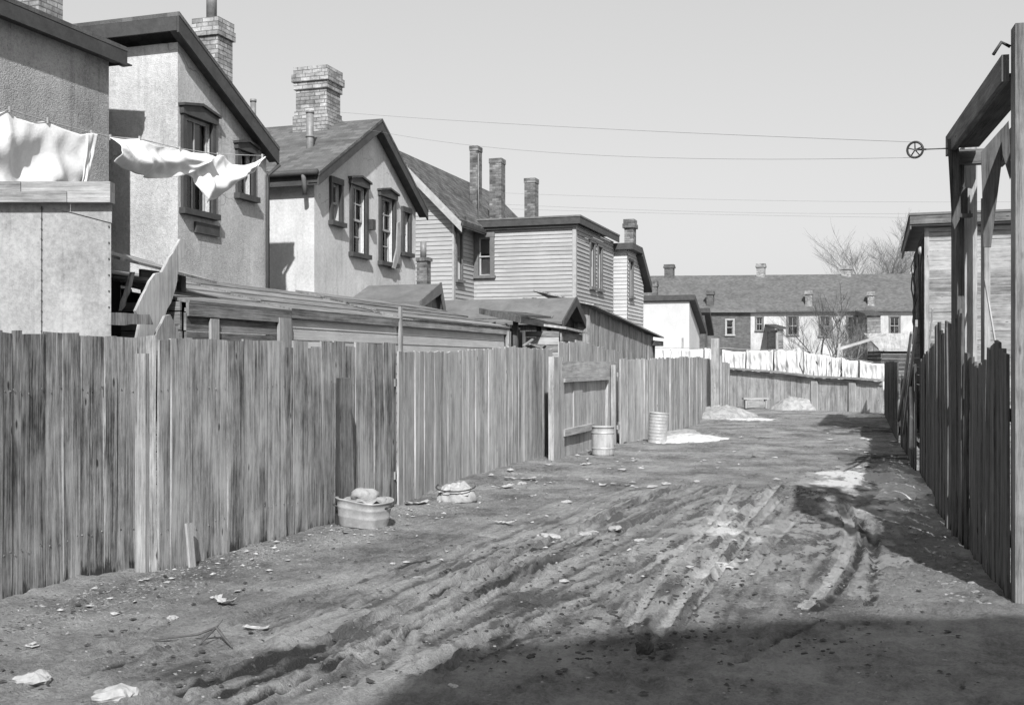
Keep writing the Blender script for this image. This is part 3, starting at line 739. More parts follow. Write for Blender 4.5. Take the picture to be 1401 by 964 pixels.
# ------------------------------------------------------------------ third stucco house (full gable)
def house_three():
    t = empty('stucco_house', (HX, 20, 0), 'pale stucco house with a full gable, four windows and the tall flared chimney', 'house', 'stucco houses along the alley')
    y0, y1, x0 = 18.31, 23.1, -16.0; ym = (y0 + y1) / 2 + 0.1; ze = 5.2; zp = 6.62
    holes = [rectX(453, 464.5, 250, 302, HX, y0), rectX(480.5, 499, 252, 345, HX, y0), rectX(520, 537.5, 268, 357, HX, y0), rectX(551, 558.5, 290, 345, HX, y0)]
    w = MB()
    prism_walls(w, x0, HX, y0, y1, ze, holes_rear=holes, rear_out=[(0, -.1), (y1 - y0, -.1), (y1 - y0, ze), (ym - y0, zp), (0, ze)])
    w.build('wall', M['stucco_smooth'], t)
    s1 = (zp - ze) / (ym - y0); s2 = (zp - ze) / (y1 - ym)
    z = lambda y: zp - (s1 * (ym - y) if y < ym else s2 * (y - ym))
    ov = 0.24; ya, yb = y0 - .25, y1 + .2; up = .15
    r = MB()
    slab(r, [(HX + ov, ya, z(ya) + up), (HX + ov, ym, zp + up), (x0, ym, zp + up), (x0, ya, z(ya) + up)], .06)
    slab(r, [(HX + ov, yb, z(yb) + up), (HX + ov, ym, zp + up), (x0, ym, zp + up), (x0, yb, z(yb) + up)], .06)
    r.build('roof', M['roof'], t)
    f = MB(); k = HX + ov - .01
    f.poly([(k, ya, z(ya) + up - .062), (k, ym, zp + up - .062), (k, ym, zp - .1), (k, ya, z(ya) - .1)], X_, .035)
    f.poly([(k, yb, z(yb) + up - .062), (k, ym, zp + up - .062), (k, ym, zp - .1), (k, yb, z(yb) - .1)], X_, .035)
    slab(f, [(HX + .01, ya, z(ya) - .02), (k - .04, ya, z(ya) - .02), (k - .04, ym - .01, zp - .02), (HX + .01, ym - .01, zp - .02)], .02)
    slab(f, [(HX + .01, yb, z(yb) - .02), (k - .04, yb, z(yb) - .02), (k - .04, ym + .01, zp - .02), (HX + .01, ym + .01, zp - .02)], .02)
    f.build('rake_board', M['trim'], t)
    g = MB(); g.tube([(x0, ya - .05, ze + .0), (k, ya - .05, ze + .0)], .055, 10); g.box(x0, k - .04, ya + .02, ya + .05, z(ya) - .08, z(ya) + .1)
    g.build('gutter', M['trim'], t)
    a = PY(422, 243, y0 - .1); d = MB(); d.tube([(a.x, ya - .05, ze), (a.x, ya - .02, ze - .12), (a.x, ya + .02, ze - .4)], .045, 10); d.build('downspout', M['trim_mid'], t)
    lab = ['short window at the left of the gable', 'tall window with a sagging curtain in its open lower half', 'second tall window, six panes above', 'narrow window at the right of the gable']
    window(t, (HX, y0, 0), Y_, X_, holes[0], 'trim', blind=.5, mull=0, head=.12, gable_head=False, label=lab[0], fw=.08)
    window(t, (HX, y0, 0), Y_, X_, holes[1], 'trim', style='grid', blind=.5, curtain=.75, mull=1, head=.18, label=lab[1], fw=.085)
    window(t, (HX, y0, 0), Y_, X_, holes[2], 'trim', style='grid', blind=.5, mull=1, head=.18, label=lab[2], fw=.085)
    window(t, (HX, y0, 0), Y_, X_, holes[3], 'trim', blind=.4, mull=0, head=.12, gable_head=False, label=lab[3], fw=.09)
    # broken shutter hanging between the last two windows
    q = MB(); X = HX + .12
    q.poly([PX(*p, X) for p in [(544, 305), (548, 303), (549, 345), (541, 368), (537, 366), (543, 340)]], X_, .03); q.build('hanging_shutter', M['plank'], t)
    q = MB(); q.box(HX + .01, HX + .12, PX(503, 300, HX).y, PX(507, 300, HX).y, PX(503, 314, HX).z, PX(503, 300, HX).z); q.build('meter_box', M['trim'], t)
    c0 = PY(402, 175, 20.35); c1 = PY(447, 175, 20.35)
    wd = c1.x - c0.x
    zt = PY(430, 90, 20.35).z
    chimney(t, ((c0.x + c1.x) / 2, 20.35 + .35), wd * .93, .62, 6.1, zt, M['brick_pale'], .07, 3, shoulder=.05)
    p = PY(424, 222, 19.4); q = PY(424, 152, 19.4)
    pipe(t, (p.x, p.y), p.z - .15, q.z, .075)
house_three()

# ------------------------------------------------------------------ clapboard house with the steep roof
def house_four():
    X1 = -11.9; ca = PX(620, 292, X1); y0 = ca.y; ze = ca.z - .05
    y1 = y0 + 9; xr = PY(540, 200, y0).x; zr = PY(545, 212, y0).z
    t = empty('clapboard_house', (X1, y0, 0), 'white clapboard house with a dark shingle roof rising behind the full-gable stucco house', 'house', 'clapboard houses')
    x0 = 2 * xr - X1
    sl = (zr - ze) / (X1 - xr)
    hw = (PX(624, 315, X1).y - y0, PX(630.5, 315, X1).y - y0, PX(624, 382, X1).z, PX(624, 318, X1).z)
    w = MB()
    prism_walls(w, x0, X1, y0, y1, ze, holes_rear=[hw], side_out=[(0, -.1), (X1 - x0, -.1), (X1 - x0, ze), (xr - x0, zr), (0, ze)], course=.13)
    w.build('wall', M['clap'], t)
    ov = .4; ya, yb = y0 - .35, y1 + .3
    r = MB(); zc = ze - sl * ov
    slab(r, [(X1 + ov, ya, zc + .2), (X1 + ov, yb, zc + .2), (xr, yb, zr + .2), (xr, ya, zr + .2)], .07)
    slab(r, [(x0 - ov, ya, zc + .2), (x0 - ov, yb, zc + .2), (xr, yb, zr + .2), (xr, ya, zr + .2)], .07)
    r.build('roof', M['roof_wood'], t)
    f = MB()
    f.poly([(X1 + ov, ya, zc + .128), (xr, ya, zr + .128), (xr, ya, zr - .16), (X1 + ov, ya, zc - .16)], -Y_, .04)
    slab(f, [(X1 + ov, ya + .05, zc + .02), (X1 + .02, ya + .05, ze + .02), (X1 + .02, yb, ze + .02), (X1 + ov, yb, zc + .02)], .03)
    f.build('rake_board', M['trim_pale'], t)
    g = MB(); g.box(X1 + ov - .02, X1 + ov + .06, ya, yb, zc + .02, zc + .12, 1)
    g.box(X1 + .02, X1 + .35, y0 + .05, y0 + .2, ze - .5, ze - .05); g.build('gutter', M['trim'], t)
    e = MB(); e.box(X1 - .02, X1 + .035, y0 - .035, y0 + .1, -.1, ze - .03, 2); e.build('corner_board', M['trim_pale'], t)
    window(t, (X1, y0, 0), Y_, X_, hw, 'trim_mid', blind=.4, mull=0, head=.1, gable_head=False, fw=.08)
    c = PY(643, 200, y0 + 3.5); c2 = PY(653.5, 200, y0 + 3.5)
    chimney(t, (c.x + (c2.x - c.x) / 2, y0 + 3.7), c2.x - c.x, .45, 5.5, c.z, M['brick'], .03, 1)
    # chimney stack low down on the near side
    a = PY(570, 388, y0 - 1.2); b = PY(585, 350, y0 - 1.2)
    return t
house_four()
def low_stack():
    y = 29.3; a = PY(570, 388, y); b = PY(584, 352, y)
    t = empty('brick_stack', (a.x, y, 0), 'low round-shouldered brick stack with a pipe below the shingle-roofed clapboard house', 'chimney stack')
    m = MB(); m.box(a.x, b.x, y, y + .3, 0, b.z - .1); m.build('stack', M['brick'], t)
    m = MB(); m.box(a.x - .04, b.x + .04, y - .04, y + .34, b.z - .1, b.z); m.build('cap', M['brick'], t)
    m = MB(); q = PY(573, 330, y); m.tube([(q.x + .1, y + .1, b.z), (q.x + .1, y + .1, q.z)], .09, 12); m.build('pipe', M['pipe'], t)
low_stack()

# ------------------------------------------------------------------ flat roofed clapboard house
def house_five():
    X1 = -8.6; c = PX(787, 306, X1); y0 = c.y; zt = c.z; xl = PY(636, 310, y0).x; y1 = PX(839, 333, X1).y
    t = empty('clapboard_house', (X1, y0, 0), 'flat roofed white clapboard house with one framed window on its broad sunlit side', 'house', 'clapboard houses')
    hs = (PY(655, 325, y0).x - xl, PY(671, 325, y0).x - xl, PY(655, 377, y0).z, PY(655, 325, y0).z)
    hr = [rectX(807, 812, 331, 392, X1, y0), rectX(817.5, 822, 337, 395, X1, y0)]
    w = MB(); prism_walls(w, xl, X1, y0, y1, zt, holes_rear=hr, holes_side=[hs], course=.125, lip=.024)
    w.build('wall', M['clap'], t)
    r = MB(); ov = .22; slab(r, [(xl - .1, y0 - ov, zt + .24), (X1 + ov, y0 - ov, zt + .24), (X1 + ov, y1 + .1, zt + .24), (xl - .1, y1 + .1, zt + .24)], .05)
    r.build('roof', M['trim_mid'], t)
    f = MB(); f.box(xl - .1, X1 + ov - .02, y0 - ov + .02, y0 - ov + .06, zt - .02, zt + .187); f.box(X1 + ov - .06, X1 + ov - .02, y0 - ov + .062, y1 + .1, zt - .02, zt + .187)
    f.box(xl, X1 + .1, y0 - .13, y0 - .004 - .03, zt - .10, zt - .02); f.build('cornice', M['trim'], t)
    e = MB(); e.box(X1 - .08, X1 + .035, y0 - .04, y0 + .08, -.1, zt - .03, 2); e.build('corner_board', M['trim_pale'], t); e = MB(); e.box(xl, xl + .1, y0 - .04, y0, -.1, zt - .1, 2); e.build('corner_board', M['trim_pale'], t)
    window(t, (xl, y0, 0), X_, -Y_, hs, 'trim_mid', blind=.42, curtain=0, lowcloth=True, mull=0, head=.16, gable_head=False, fw=.14, label='window with a grey frame and a pale cloth in its lower sash')
    for i, h in enumerate(hr): window(t, (X1, y0, 0), Y_, X_, h, 'trim_mid', blind=.5, mull=0, head=.08, gable_head=False, fw=.12, style='dark')
    for (pa, pb, pt, dy) in ((668, 687, 217, 1.5), (716, 733, 244, 3.0)):
        a = PY(pa, pt, y0 + dy); b = PY(pb, pt, y0 + dy)
        chimney(t, ((a.x + b.x) / 2, y0 + dy + .22), (b.x - a.x) * .85, .42, zt - .2, a.z, M['brick'], .03, 1)
    p = PY(654.5, 270, y0 + .6); m = MB(); m.tube([(p.x, y0 + .6, zt), (p.x, y0 + .6, PY(654, 210, y0 + .6).z)], .02, 8); m.build('wire_mast', M['pipe'], t)
    return y1
y5 = house_five()

def house_six():
    X1 = -8.15; c = PX(858, 345, X1); y0 = c.y; zt = PX(858, 341, X1).z; xl = PY(838, 345, y0).x - .5
    e = PX(880, 390, X1); y1 = e.y
    t = empty('clapboard_house', (X1, y0, 0), 'narrow clapboard house with a steep half roof beyond the flat roofed house', 'house', 'clapboard houses')
    zm = zt; ym = PX(870, 340, X1).y
    h = rectX(861, 864.5, 357, 405, X1, y0)
    w = MB(); prism_walls(w, xl - 2, X1, y0, y1, zt, holes_rear=[h], rear_out=[(0, -.1), (y1 - y0, -.1), (y1 - y0, e.z), (ym - y0, zt), (0, zt)], course=.13, zfar=e.z)
    w.build('wall', M['clap_grey'], t)
    f = MB(); ov = .25
    slab(f, [(xl - 2, y0 - ov, zt + .2), (X1 + ov, y0 - ov, zt + .2), (X1 + ov, ym, zt + .2), (xl - 2, ym, zt + .2)], .22)
    slab(f, [(xl - 2, ym, zt + .2), (X1 + ov, ym, zt + .2), (X1 + ov, y1 + .5, e.z + .05), (xl - 2, y1 + .5, e.z + .05)], .3)
    f.build('roof', M['trim'], t)
    window(t, (X1, y0, 0), Y_, X_, h, 'trim_mid', blind=.5, mull=0, head=.08, gable_head=False, fw=.12, style='dark')
    a = PY(853.5, 300, y0 + .8); b = PY(867, 300, y0 + .8)
    chimney(t, ((a.x + b.x) / 2, y0 + 1.05), (b.x - a.x) * .9, .5, zt, a.z, M['brick'], .06, 2)
house_six()

# ------------------------------------------------------------------ far white house and its neighbours
def far_half_gable(name, label, pc, ptop, pr, pbot, pl, X1, mat, roofm='trim', chim=None, cat='house', group='small houses near the end of the alley'):
    c = PX(pc, ptop, X1); y0 = c.y; zt = c.z; e = PX(pr, pbot, X1); y1 = e.y; xl = PY(pl, ptop, y0).x
    t = empty(name, (X1, y0, 0), label, cat, group)
    w = MB(); prism_walls(w, xl, X1, y0, y1, zt, rear_out=[(0, -.1), (y1 - y0, -.1), (y1 - y0, e.z), (0, zt)], zfar=e.z)
    w.build('wall', M[mat], t)
    ov = .35; sl = (zt - e.z) / (y1 - y0)
    f = MB(); slab(f, [(xl - .3, y0 - .2, zt + .3), (X1 + ov, y0 - .2, zt + .3), (X1 + ov, y1 + .4, e.z + .3 - sl * .4), (xl - .3, y1 + .4, e.z + .3 - sl * .4)], .28)
    f.build('roof', M[roofm], t)
    if chim:
        a = PY(chim[0], chim[2], y0 + 1.2); b = PY(chim[1], chim[2], y0 + 1.2)
        chimney(t, ((a.x + b.x) / 2, y0 + 1.5), b.x - a.x, .5, zt - 1, a.z, M['brick'], .04, 2)
    return t
far_half_gable('rendered_house', 'smooth white rendered house with a dark half roof above the washing', 943, 411, 957, 453, 878, -9.4, 'render_white', chim=(886, 898, 384))
far_half_gable('rendered_house', 'narrow brick house whose steep dark rake stands right of the white rendered house', 964, 428, 968, 452, 940, -9.9, 'brick_far')
far_half_gable('brick_house', 'dull brick house with a small window behind the white washing', 989, 436, 992, 460, 966, -10.0, 'brick_far')

def brick_annex():
    d = 76
    a = PR(967, 428, d); b = PR(1027, 430, d)
    t = empty('brick_house', (a.x, a.y, 0), 'plain dark brick rear wing in front of the long row house', 'house', 'small houses near the end of the alley')
    U = (b - a); U.z = 0; w_ = U.length; U.normalize(); Nn = Vector((U.y, -U.x, 0)); z = a.z
    h = (w_ * .45, w_ * .45 + .45, z - 1.5, z - .5)
    m = MB(); wall(m, (a.x, a.y, 0), U, Nn, [(0, -.1), (w_, -.1), (w_, z), (0, z)], [h])
    P = Vector((b.x, b.y, 0)); wall(m, P, -Nn, U, [(0, -.1), (9, -.1), (9, z + .1), (0, z)]); wall(m, Vector((a.x, a.y, 0)) - Nn * 9, Nn, -U, [(0, -.1), (9, -.1), (9, z), (0, z)])
    m.build('wall', M['brick_far'], t)
    f = MB(); A = Vector((a.x, a.y, z)); B = Vector((b.x, b.y, z))
    slab(f, [A + Nn * .3 - U * .2 + Z_ * .2, B + Nn * .3 + U * .3 + Z_ * .2, B - Nn * 9 + U * .3 + Z_ * .3, A - Nn * 9 - U * .2 + Z_ * .3], .18); f.build('roof', M['trim_mid'], t)
    window(t, (a.x, a.y, 0), U, Nn, h, 'trim_pale', blind=.3, mull=0, head=.1, gable_head=False, fw=.1)
brick_annex()

def row_house():
    a = PR(850, 424, 90); b = PR(1330, 424, 87)
    a.z = b.z = 0
    U = b - a; w_ = U.length; U.normalize(); Nn = Vector((U.y, -U.x, 0)); dp = 9.0
    t = empty('row_house', a, 'long two storey row house with one great slate roof closing the view', 'house')
    ze = PR(1100, 424, 88.5).z; zr = PR(1100, 379, 88.5 + dp / 2).z
    def u_at(px):  # along the wall for a picture column
        r = ray(px, 498); r.z = 0
        den = r.x * (-U.y) + r.y * U.x
        s = ((a.x) * (-U.y) + (a.y) * U.x) / den
        return (r * s - a).dot(U)
    wins = []
    for p0, p1, pt, pb in ((1078, 1091, 433, 458), (1122, 1136, 433, 460), (1160, 1172, 434, 462), (1218, 1230, 434, 458), (1035, 1043, 434, 452), (1262, 1274, 434, 458)):
        wins.append((u_at(p0), u_at(p1), PR(p0, pb, 88.5).z, PR(p0, pt, 88.5).z))
    m = MB(); wall(m, a, U, Nn, [(0, -.1), (w_, -.1), (w_, ze), (0, ze)], wins)
    for P, s in ((a, -1), (b, 1)):
        o = [(0, -.1), (dp, -.1), (dp, ze), (dp / 2, zr), (0, ze)]
        wall(m, P, -Nn, U * s, o)
    wall(m, b - Nn * dp, -U, -Nn, [(0, -.1), (w_, -.1), (w_, ze), (0, ze)])
    m.build('wall', M['row_wall'], t)
    r = MB(); A = a + Z_ * (ze + .05); B = b + Z_ * (ze + .05); Rr = Z_ * (zr - ze + .15)
    slab(r, [A + Nn * .4 - U * .3 - Z_ * .1, B + Nn * .4 + U * .3 - Z_ * .1, B - Nn * dp / 2 + U * .3 + Rr, A - Nn * dp / 2 - U * .3 + Rr], .12)
    slab(r, [A - Nn * (dp + .4) - U * .3 - Z_ * .1, B - Nn * (dp + .4) + U * .3 - Z_ * .1, B - Nn * dp / 2 + U * .3 + Rr, A - Nn * dp / 2 - U * .3 + Rr], .12)
    r.build('roof', M['roof_slate'], t)
    for i, h in enumerate(wins): window(t, a, U, Nn, h, 'trim_mid', blind=.35 if i % 2 else .6, mull=1, head=.12, gable_head=False, fw=.12, label=None)
    for px0, px1, pt, off, mat in ((1103.5, 1112.5, 398, .5, 'brick_pale'), (1189, 1198, 399, .5, 'brick_pale'), (1044, 1056, 361, dp / 2, 'brick_pale'), (1166, 1180, 364, dp / 2, 'brick_pale'), (912, 925, 362, dp / 2, 'brick_far'), (968, 977, 398, .5, 'brick_far')):
        u0, u1 = u_at(px0), u_at(px1); P = a + U * (u0 + u1) / 2 - Nn * off; d = P.x * (-SN) + P.y * CS
        chimney(t, (P.x, P.y), u1 - u0, .7, ze - .4 if off < 2 else zr - .6, PR(1000, pt, d).z, M[mat], .08, 2)
    # dark rear extension of the row and a shadow block
    return a, U, Nn, u_at
ra, rU, rN, ru = row_house()
def row_or_shade_block(px0, px1, pt, out, label):
    u0, u1 = ru(px0), ru(px1); P = ra + rU * u0 + rN * out
    z = PR(px0, pt, 88.5 - out).z; w_ = (u1 - u0) * (88.5 - out) / 88.5
    t = empty('rear_or_shade_block', P, label, 'house extension')
    m = MB(); wall(m, P, rU, rN, [(0, -.1), (w_, -.1), (w_, z), (0, z)], course=.2)
    wall(m, P + rU * w_, -rN, rU, [(0, -.1), (out, -.1), (out, z), (0, z)], course=.2); wall(m, P - rN * out, rN, -rU, [(0, -.1), (out, -.1), (out, z), (0, z)], course=.2)
    m.build('wall', M['log'], t)
    f = MB(); slab(f, [P + Z_ * (z + .15) + rN * .2 - rU * .2, P + rU * (w_ + .2) + Z_ * (z + .15) + rN * .2, P + rU * (w_ + .2) - rN * out + Z_ * (z + .6), P - rU * .2 - rN * out + Z_ * (z + .6)], .15); f.build('roof', M['trim'], t)
row_or_shade_block(1172, 1190, 432, 4, 'narrow dark extension on the back of the long row house')
row_or_shade_block(1050, 1058, 450, 6, 'dark block standing for the triangular shadow between the brick wing and the row house')  # added block; its dark boards stand for a triangular shadow

# ------------------------------------------------------------------ low sheds behind the left fence
def pale_shed():
    d = 9.8
    A = PR(-110, 498, d); B = PR(152, 498, d); C = PR(150, 498, d + 1.9); D = PR(-110, 498, d + 1.9)
    for q in (A, B, C, D): q.z = 0
    zt = PR(100, 274, d).z
    t = empty('shed', B, 'pale sheet-clad shed with a weathered roof board at the left edge', 'shed', 'sheds behind the left fence')
    U = (B - A).normalized(); Nn = Vector((U.y, -U.x, 0)); w_ = (B - A).length
    m = MB(); wall(m, A, U, Nn, [(0, -.1), (w_, -.1), (w_, zt), (0, zt + .03)])
    for p, q in ((B, C), (C, D), (D, A)):
        u = (q - p); l = u.length; u.normalize(); wall(m, p, u, Vector((u.y, -u.x, 0)), [(0, -.1), (l, -.1), (l, zt), (0, zt)])
    m.build('wall', M['tar'], t)
    s = MB()   # cladding strip over the upper part, lower edge sloping, and the vertical lap joint
    P = lambda px, py, o: PR(px, py, d - o)
    s.poly([P(-110, 268, .012), P(153, 268, .012), P(153, 305, .012), P(100, 291, .012), P(40, 278, .012), P(20, 273, .012), P(-110, 262, .012)], Nn, .01)
    s.build('lap_sheet', M['tar'], t)
    n = MB()
    s2 = MB(); s2.poly([P(56.3, 280, .006), P(57.6, 280, .006), P(57.6, 470, .006), P(56.3, 470, .006)], Nn, .004)
    s2.build('lap_joint', M['metal_dark'], t)
    for py in range(285, 455, 14): q = P(56.8, py, .012); n.obox(q, U * .006, Nn * .004, Z_ * .006)
    for py in range(310, 455, 22): q = P(149, py, .008); n.obox(q, U * .006, Nn * .004, Z_ * .006)
    n.build('nail', M['metal_dark'], t)
    r = MB(); 
    zz = PR(50, 250, d).z
    for k, (o, za, zb) in enumerate(((.10, 0, .5), (.07, .5, 1.0))):
        z0 = zt - .03 + (zz - zt) * za; z1 = zt - .03 + (zz - zt + .03) * zb
        x = -.6
        while x < w_ + .02:
            l = R(.7, 1.3); e = min(x + l, w_ + .03 - k * .01)
            r.obox(A + U * ((x + e) / 2) + Z_ * ((z0 + z1) / 2 + R(-.003, .003)) + Nn * (o - .06), U * ((e - x) / 2 - .003), Nn * .06, Z_ * ((z1 - z0) / 2), 0); x = e
            if e >= w_: break
    r.build('roof_board', M['plank'], t)
    rf = MB(); slab(rf, [A + Nn * .05 + Z_ * zz - U * .5, B + Nn * .05 + Z_ * zz, C + Z_ * (zz + .0), D + Z_ * zz], .05); rf.build('roof', M['roof_felt'], t)
pale_shed()

def boards_run(mb, a, b, z0f, z1f, nrm, wmin=.12, wmax=.2, th=.022, gap=(.0, .004), off=.005, twist=.012, lean=.006, seg=1, seed=1, ragged=.02, btm=.02, nails=False):
    """vertical boards side by side from a to b (ground points)"""
    rr = random.Random(seed); a = Vector(a); b = Vector(b); d = b - a; d.z = 0; Ln = d.length; d.normalize(); n0 = Vector(nrm)
    s = 0.0
    while s < Ln - .02:
        w = min(rr.uniform(wmin, wmax), Ln - s); 
        c = a + d * (s + w / 2); z0 = z0f(s / Ln) + rr.uniform(-btm, btm); z1 = z1f(s / Ln) + rr.uniform(-ragged, ragged)
        if nails and rr.random() < .12: z1 -= rr.uniform(.02, .07)
        o = rr.uniform(0, off); tw = rr.uniform(-twist, twist); ln = rr.uniform(-lean, lean)
        ns = 6; vs = []
        cup = rr.uniform(-.006, .006); dz = rr.uniform(-.012, .012) * (.35 if nails else 1); ou, ov = rr.uniform(0, 9), rr.uniform(0, 9)
        dd = (d + n0 * tw).normalized()
        for k in range(ns + 1):
            f = k / ns; z = z0 + (z1 - z0) * f
            bow = cup * math.sin(f * 3.1) * 2
            wob = w / 2 * (1 - .012 * rr.random())
            for (su, sn) in ((-1, 1), (1, 1), (1, -1), (-1, -1)):
                p = c + dd * (su * wob + ln * f * (z1 - z0)) + n0 * (o + bow + sn * th / 2) + Z_ * (z + (dz * su if k in (ns,) else 0))
                vs.append(p)
        fs = []; uv = []
        for k in range(ns):
            for j in range(4):
                j2 = (j + 1) % 4; fs.append((k * 4 + j, k * 4 + j2, (k + 1) * 4 + j2, (k + 1) * 4 + j))
                ua, ub = ((0, w), (w, w + th), (w + th, 2 * w + th), (2 * w + th, 2 * w + 2 * th))[j]
                zz0 = z0 + (z1 - z0) * k / ns; zz1 = z0 + (z1 - z0) * (k + 1) / ns
                uv.append([(ou + ua, ov + zz0), (ou + ub, ov + zz0), (ou + ub, ov + zz1), (ou + ua, ov + zz1)])
        fs.append((3, 2, 1, 0)); uv.append([(0, 0)] * 4); fs.append((ns * 4, ns * 4 + 1, ns * 4 + 2, ns * 4 + 3)); uv.append([(ou, ov), (ou + .05, ov), (ou + .05, ov + .02), (ou, ov + .02)])
        mb.shared(vs, fs, uv)
        if nails:
            for zf in (.18, .78):
                for q in (-.28, .3):
                    mb.obox(c + dd * (w * q + rr.uniform(-.01, .01)) + n0 * (o + th / 2 + .002) + Z_ * (z0 + (z1 - z0) * (zf + rr.uniform(-.01, .01))), dd * .0045, n0 * .002, Z_ * .0045)
        s += w + rr.uniform(*gap)

def hboards(mb, P0, U, Nn, u0, u1, z0, z1, h, th=.03, jit=.01, seed=2):
    rr = random.Random(seed); z = z0; P0 = Vector(P0)
    while z < z1 - .02:
        hh = min(h * rr.uniform(.85, 1.15), z1 - z); o = rr.uniform(0, jit)
        mb.obox(P0 + U * (u0 + u1) / 2 + Z_ * (z + hh / 2) + Nn * o, U * ((u1 - u0) / 2 - rr.uniform(0, .02)), Z_ * (hh / 2 - .006), Nn * (th / 2), 0); z += hh

# long lean-to range behind the fence
XS = -6.5
yA = PX(252, 450, XS).y; yB = PX(393, 450, XS).y; yC = PX(543, 450, XS).y; yD = PX(690, 450, XS).y
def lean_roof(mb, y0, y1, ze, zb, xe, xb, seed, wid=.24, ragged=.06, th=.03):
    rr = random.Random(seed); n = 4
    for k in range(n):   # long boards running along the alley, lapped
        xa = xe + (xb - xe) * k / n; xc = xe + (xb - xe) * (k + 1.12) / n
        za = ze + (zb - ze) * k / n + .018; zc = ze + (zb - ze) * (k + 1.12) / n
        y = y0
        while y < y1:
            l = rr.uniform(2.2, 4.4); ye = min(y + l, y1); o = rr.uniform(-.002, .002)
            c = Vector(((xa + xc) / 2, (y + ye) / 2, (za + zc) / 2 + o)); ac = Vector((xc - xa, 0, zc - za)) / 2
            mb.obox(c, (0, (ye - y) / 2 - .004, rr.uniform(-.003, .003)), ac, Vector((-ac.z, 0, ac.x)).normalized() * -th / 2, 0); y = ye
def log_shed():
    t = empty('shed', (XS, yA, 0), 'low dark shed of rough horizontal boards behind the fence, below the roughcast half gable', 'shed', 'sheds behind the left fence')
    m = MB(); hboards(m, (XS, yA, 0), Y_, X_, 0, yB - yA, .1, 2.24, .17, seed=4); hboards(m, (XS - 1.6, yA, 0), X_, -Y_, 0, 1.58, .1, 2.3, .17, seed=5)
    m.build('wall', M['log'], t)
    f = MB(); f.box(XS + .03, XS + .055, yA, yB - .005, 2.15, 2.285, 1); f.build('fascia', M['log'], t)
    r = MB(); lean_roof(r, yA, yB, 2.27, 2.70, XS + .06, XS - 1.6, 3); r.build('roof', M['log'], t)
    b = MB(); a = PX(294, 436, XS + .06); b.box(XS + .03, XS + .06, PX(288, 436, XS + .05).y, PX(299, 436, XS + .05).y, 1.6, a.z, 2); b.build('batten', M['plank_pale'], t)
    b = MB(); b.box(XS + .03, XS + .07, PX(381, 436, XS + .05).y, yB - .02, 1.5, 2.2, 2); b.build('corner_post', M['plank'], t)
log_shed()
def clap_shed():
    t = empty('shed', (XS, yB, 0), 'low shed with pale wide clapboards and a sagging plank roof behind the fence', 'shed', 'sheds behind the left fence')
    m = MB(); wall(m, (XS, yB, 0), Y_, X_, [(0, 0), (yD - yB, 0), (yD - yB, 2.27), (0, 2.27)], course=.14, lip=.009)
    wall(m, (XS, yD, 0), -X_, Y_, [(0, 0), (1.6, 0), (1.6, 2.6), (0, 2.27)], course=.14)
    m.build('wall', M['clap_grey'], t)
    r = MB(); lean_roof(r, yB + .01, yC, 2.29, 2.72, XS + .05, XS - 1.6, 5); lean_roof(r, yC + .005, yD + .12, 2.33, 2.75, XS + .08, XS - 1.6, 7)
    r.build('roof', M['log'], t)
    f = MB(); f.box(XS + .028, XS + .05, yB, yC - .055, 2.21, 2.30, 1); f.build('fascia', M['log'], t)
    f = MB(); f.box(XS + .03, XS + .06, yC + .045, yD + .15, 2.22, 2.32, 1); f.build('fascia', M['plank'], t)
    c = MB(); c.box(XS + .03, XS + .07, yC - .02, yC + .04, 0, 2.5, 2); c.build('post', M['plank'], t)
    e = MB(); a = PX(690, 470, XS + .1); e.box(XS + .03, XS + .10, yD - .03, yD + .10, 0, 2.28, 2); e.build('corner_post', M['plank'], t)
clap_shed()

def ruined_porch():
    X = -7.0
    t = empty('porch', PX(200, 498, X), 'broken plank porch with a sloping roof beside the pale shed', 'porch')
    t.location.z = 0
    a = PX(150, 336, X - .6); b = PX(270, 371, X + .1)
    r = MB(); n = 6
    for k in range(n):
        f = k / n; x0 = X - .75 + 1.0 * f; x1 = x0 + 1.0 / n + .03
        p = Vector((x0, PX(140, 350, X).y, 0)); q = PX(268, 375, X)
        zl = PX(160, 345, X).z + .22 - .30 * f; zr_ = q.z + .2 - .28 * f
        y0 = PX(150, 350, X).y - .2; y1 = q.y + R(-.05, .05)
        r.poly([(x0, y0, zl), (x0, y1, zr_), (x1, y1, zr_ - .055), (x1, y0, zl - .055)], (.25, 0, 1), .028)
    r.build('roof', M['plank'], t)
    m = MB(); bw = lambda px0, px1, X_p: (PX(px0, 400, X_p).y, PX(px1, 400, X_p).y)
    y0, y1 = bw(166, 245, X - .5); boards_run(m, (X - .5, y0, 0), (X - .5, y1, 0), lambda f: .1, lambda f: 2.45, X_, seed=11); m.build('back_wall', M['plank_dark'], t)
    m = MB(); q0 = PX(248, 376, X); q1 = PX(253, 376, X); m.box(X - .06, X, q0.y, q1.y + .02, .0, q0.z + .02, 2); m.build('post', M['beam'], t)
    m = MB(); y0, y1 = bw(190, 248, X - .05); z = PX(190, 367, X).z; m.box(X - .05, X - .02, y0, y1, z - .08, z, 1); m.build('lintel', M['plank'], t)
    m = MB(); y0, y1 = bw(153, 165, X - .2); m.box(X - .25, X - .2, y0, y1, .1, 2.5, 2); m.build('doorway_shade', M['room'], t)  # near-black slab; the opening's shade is put into its colour
ruined_porch()
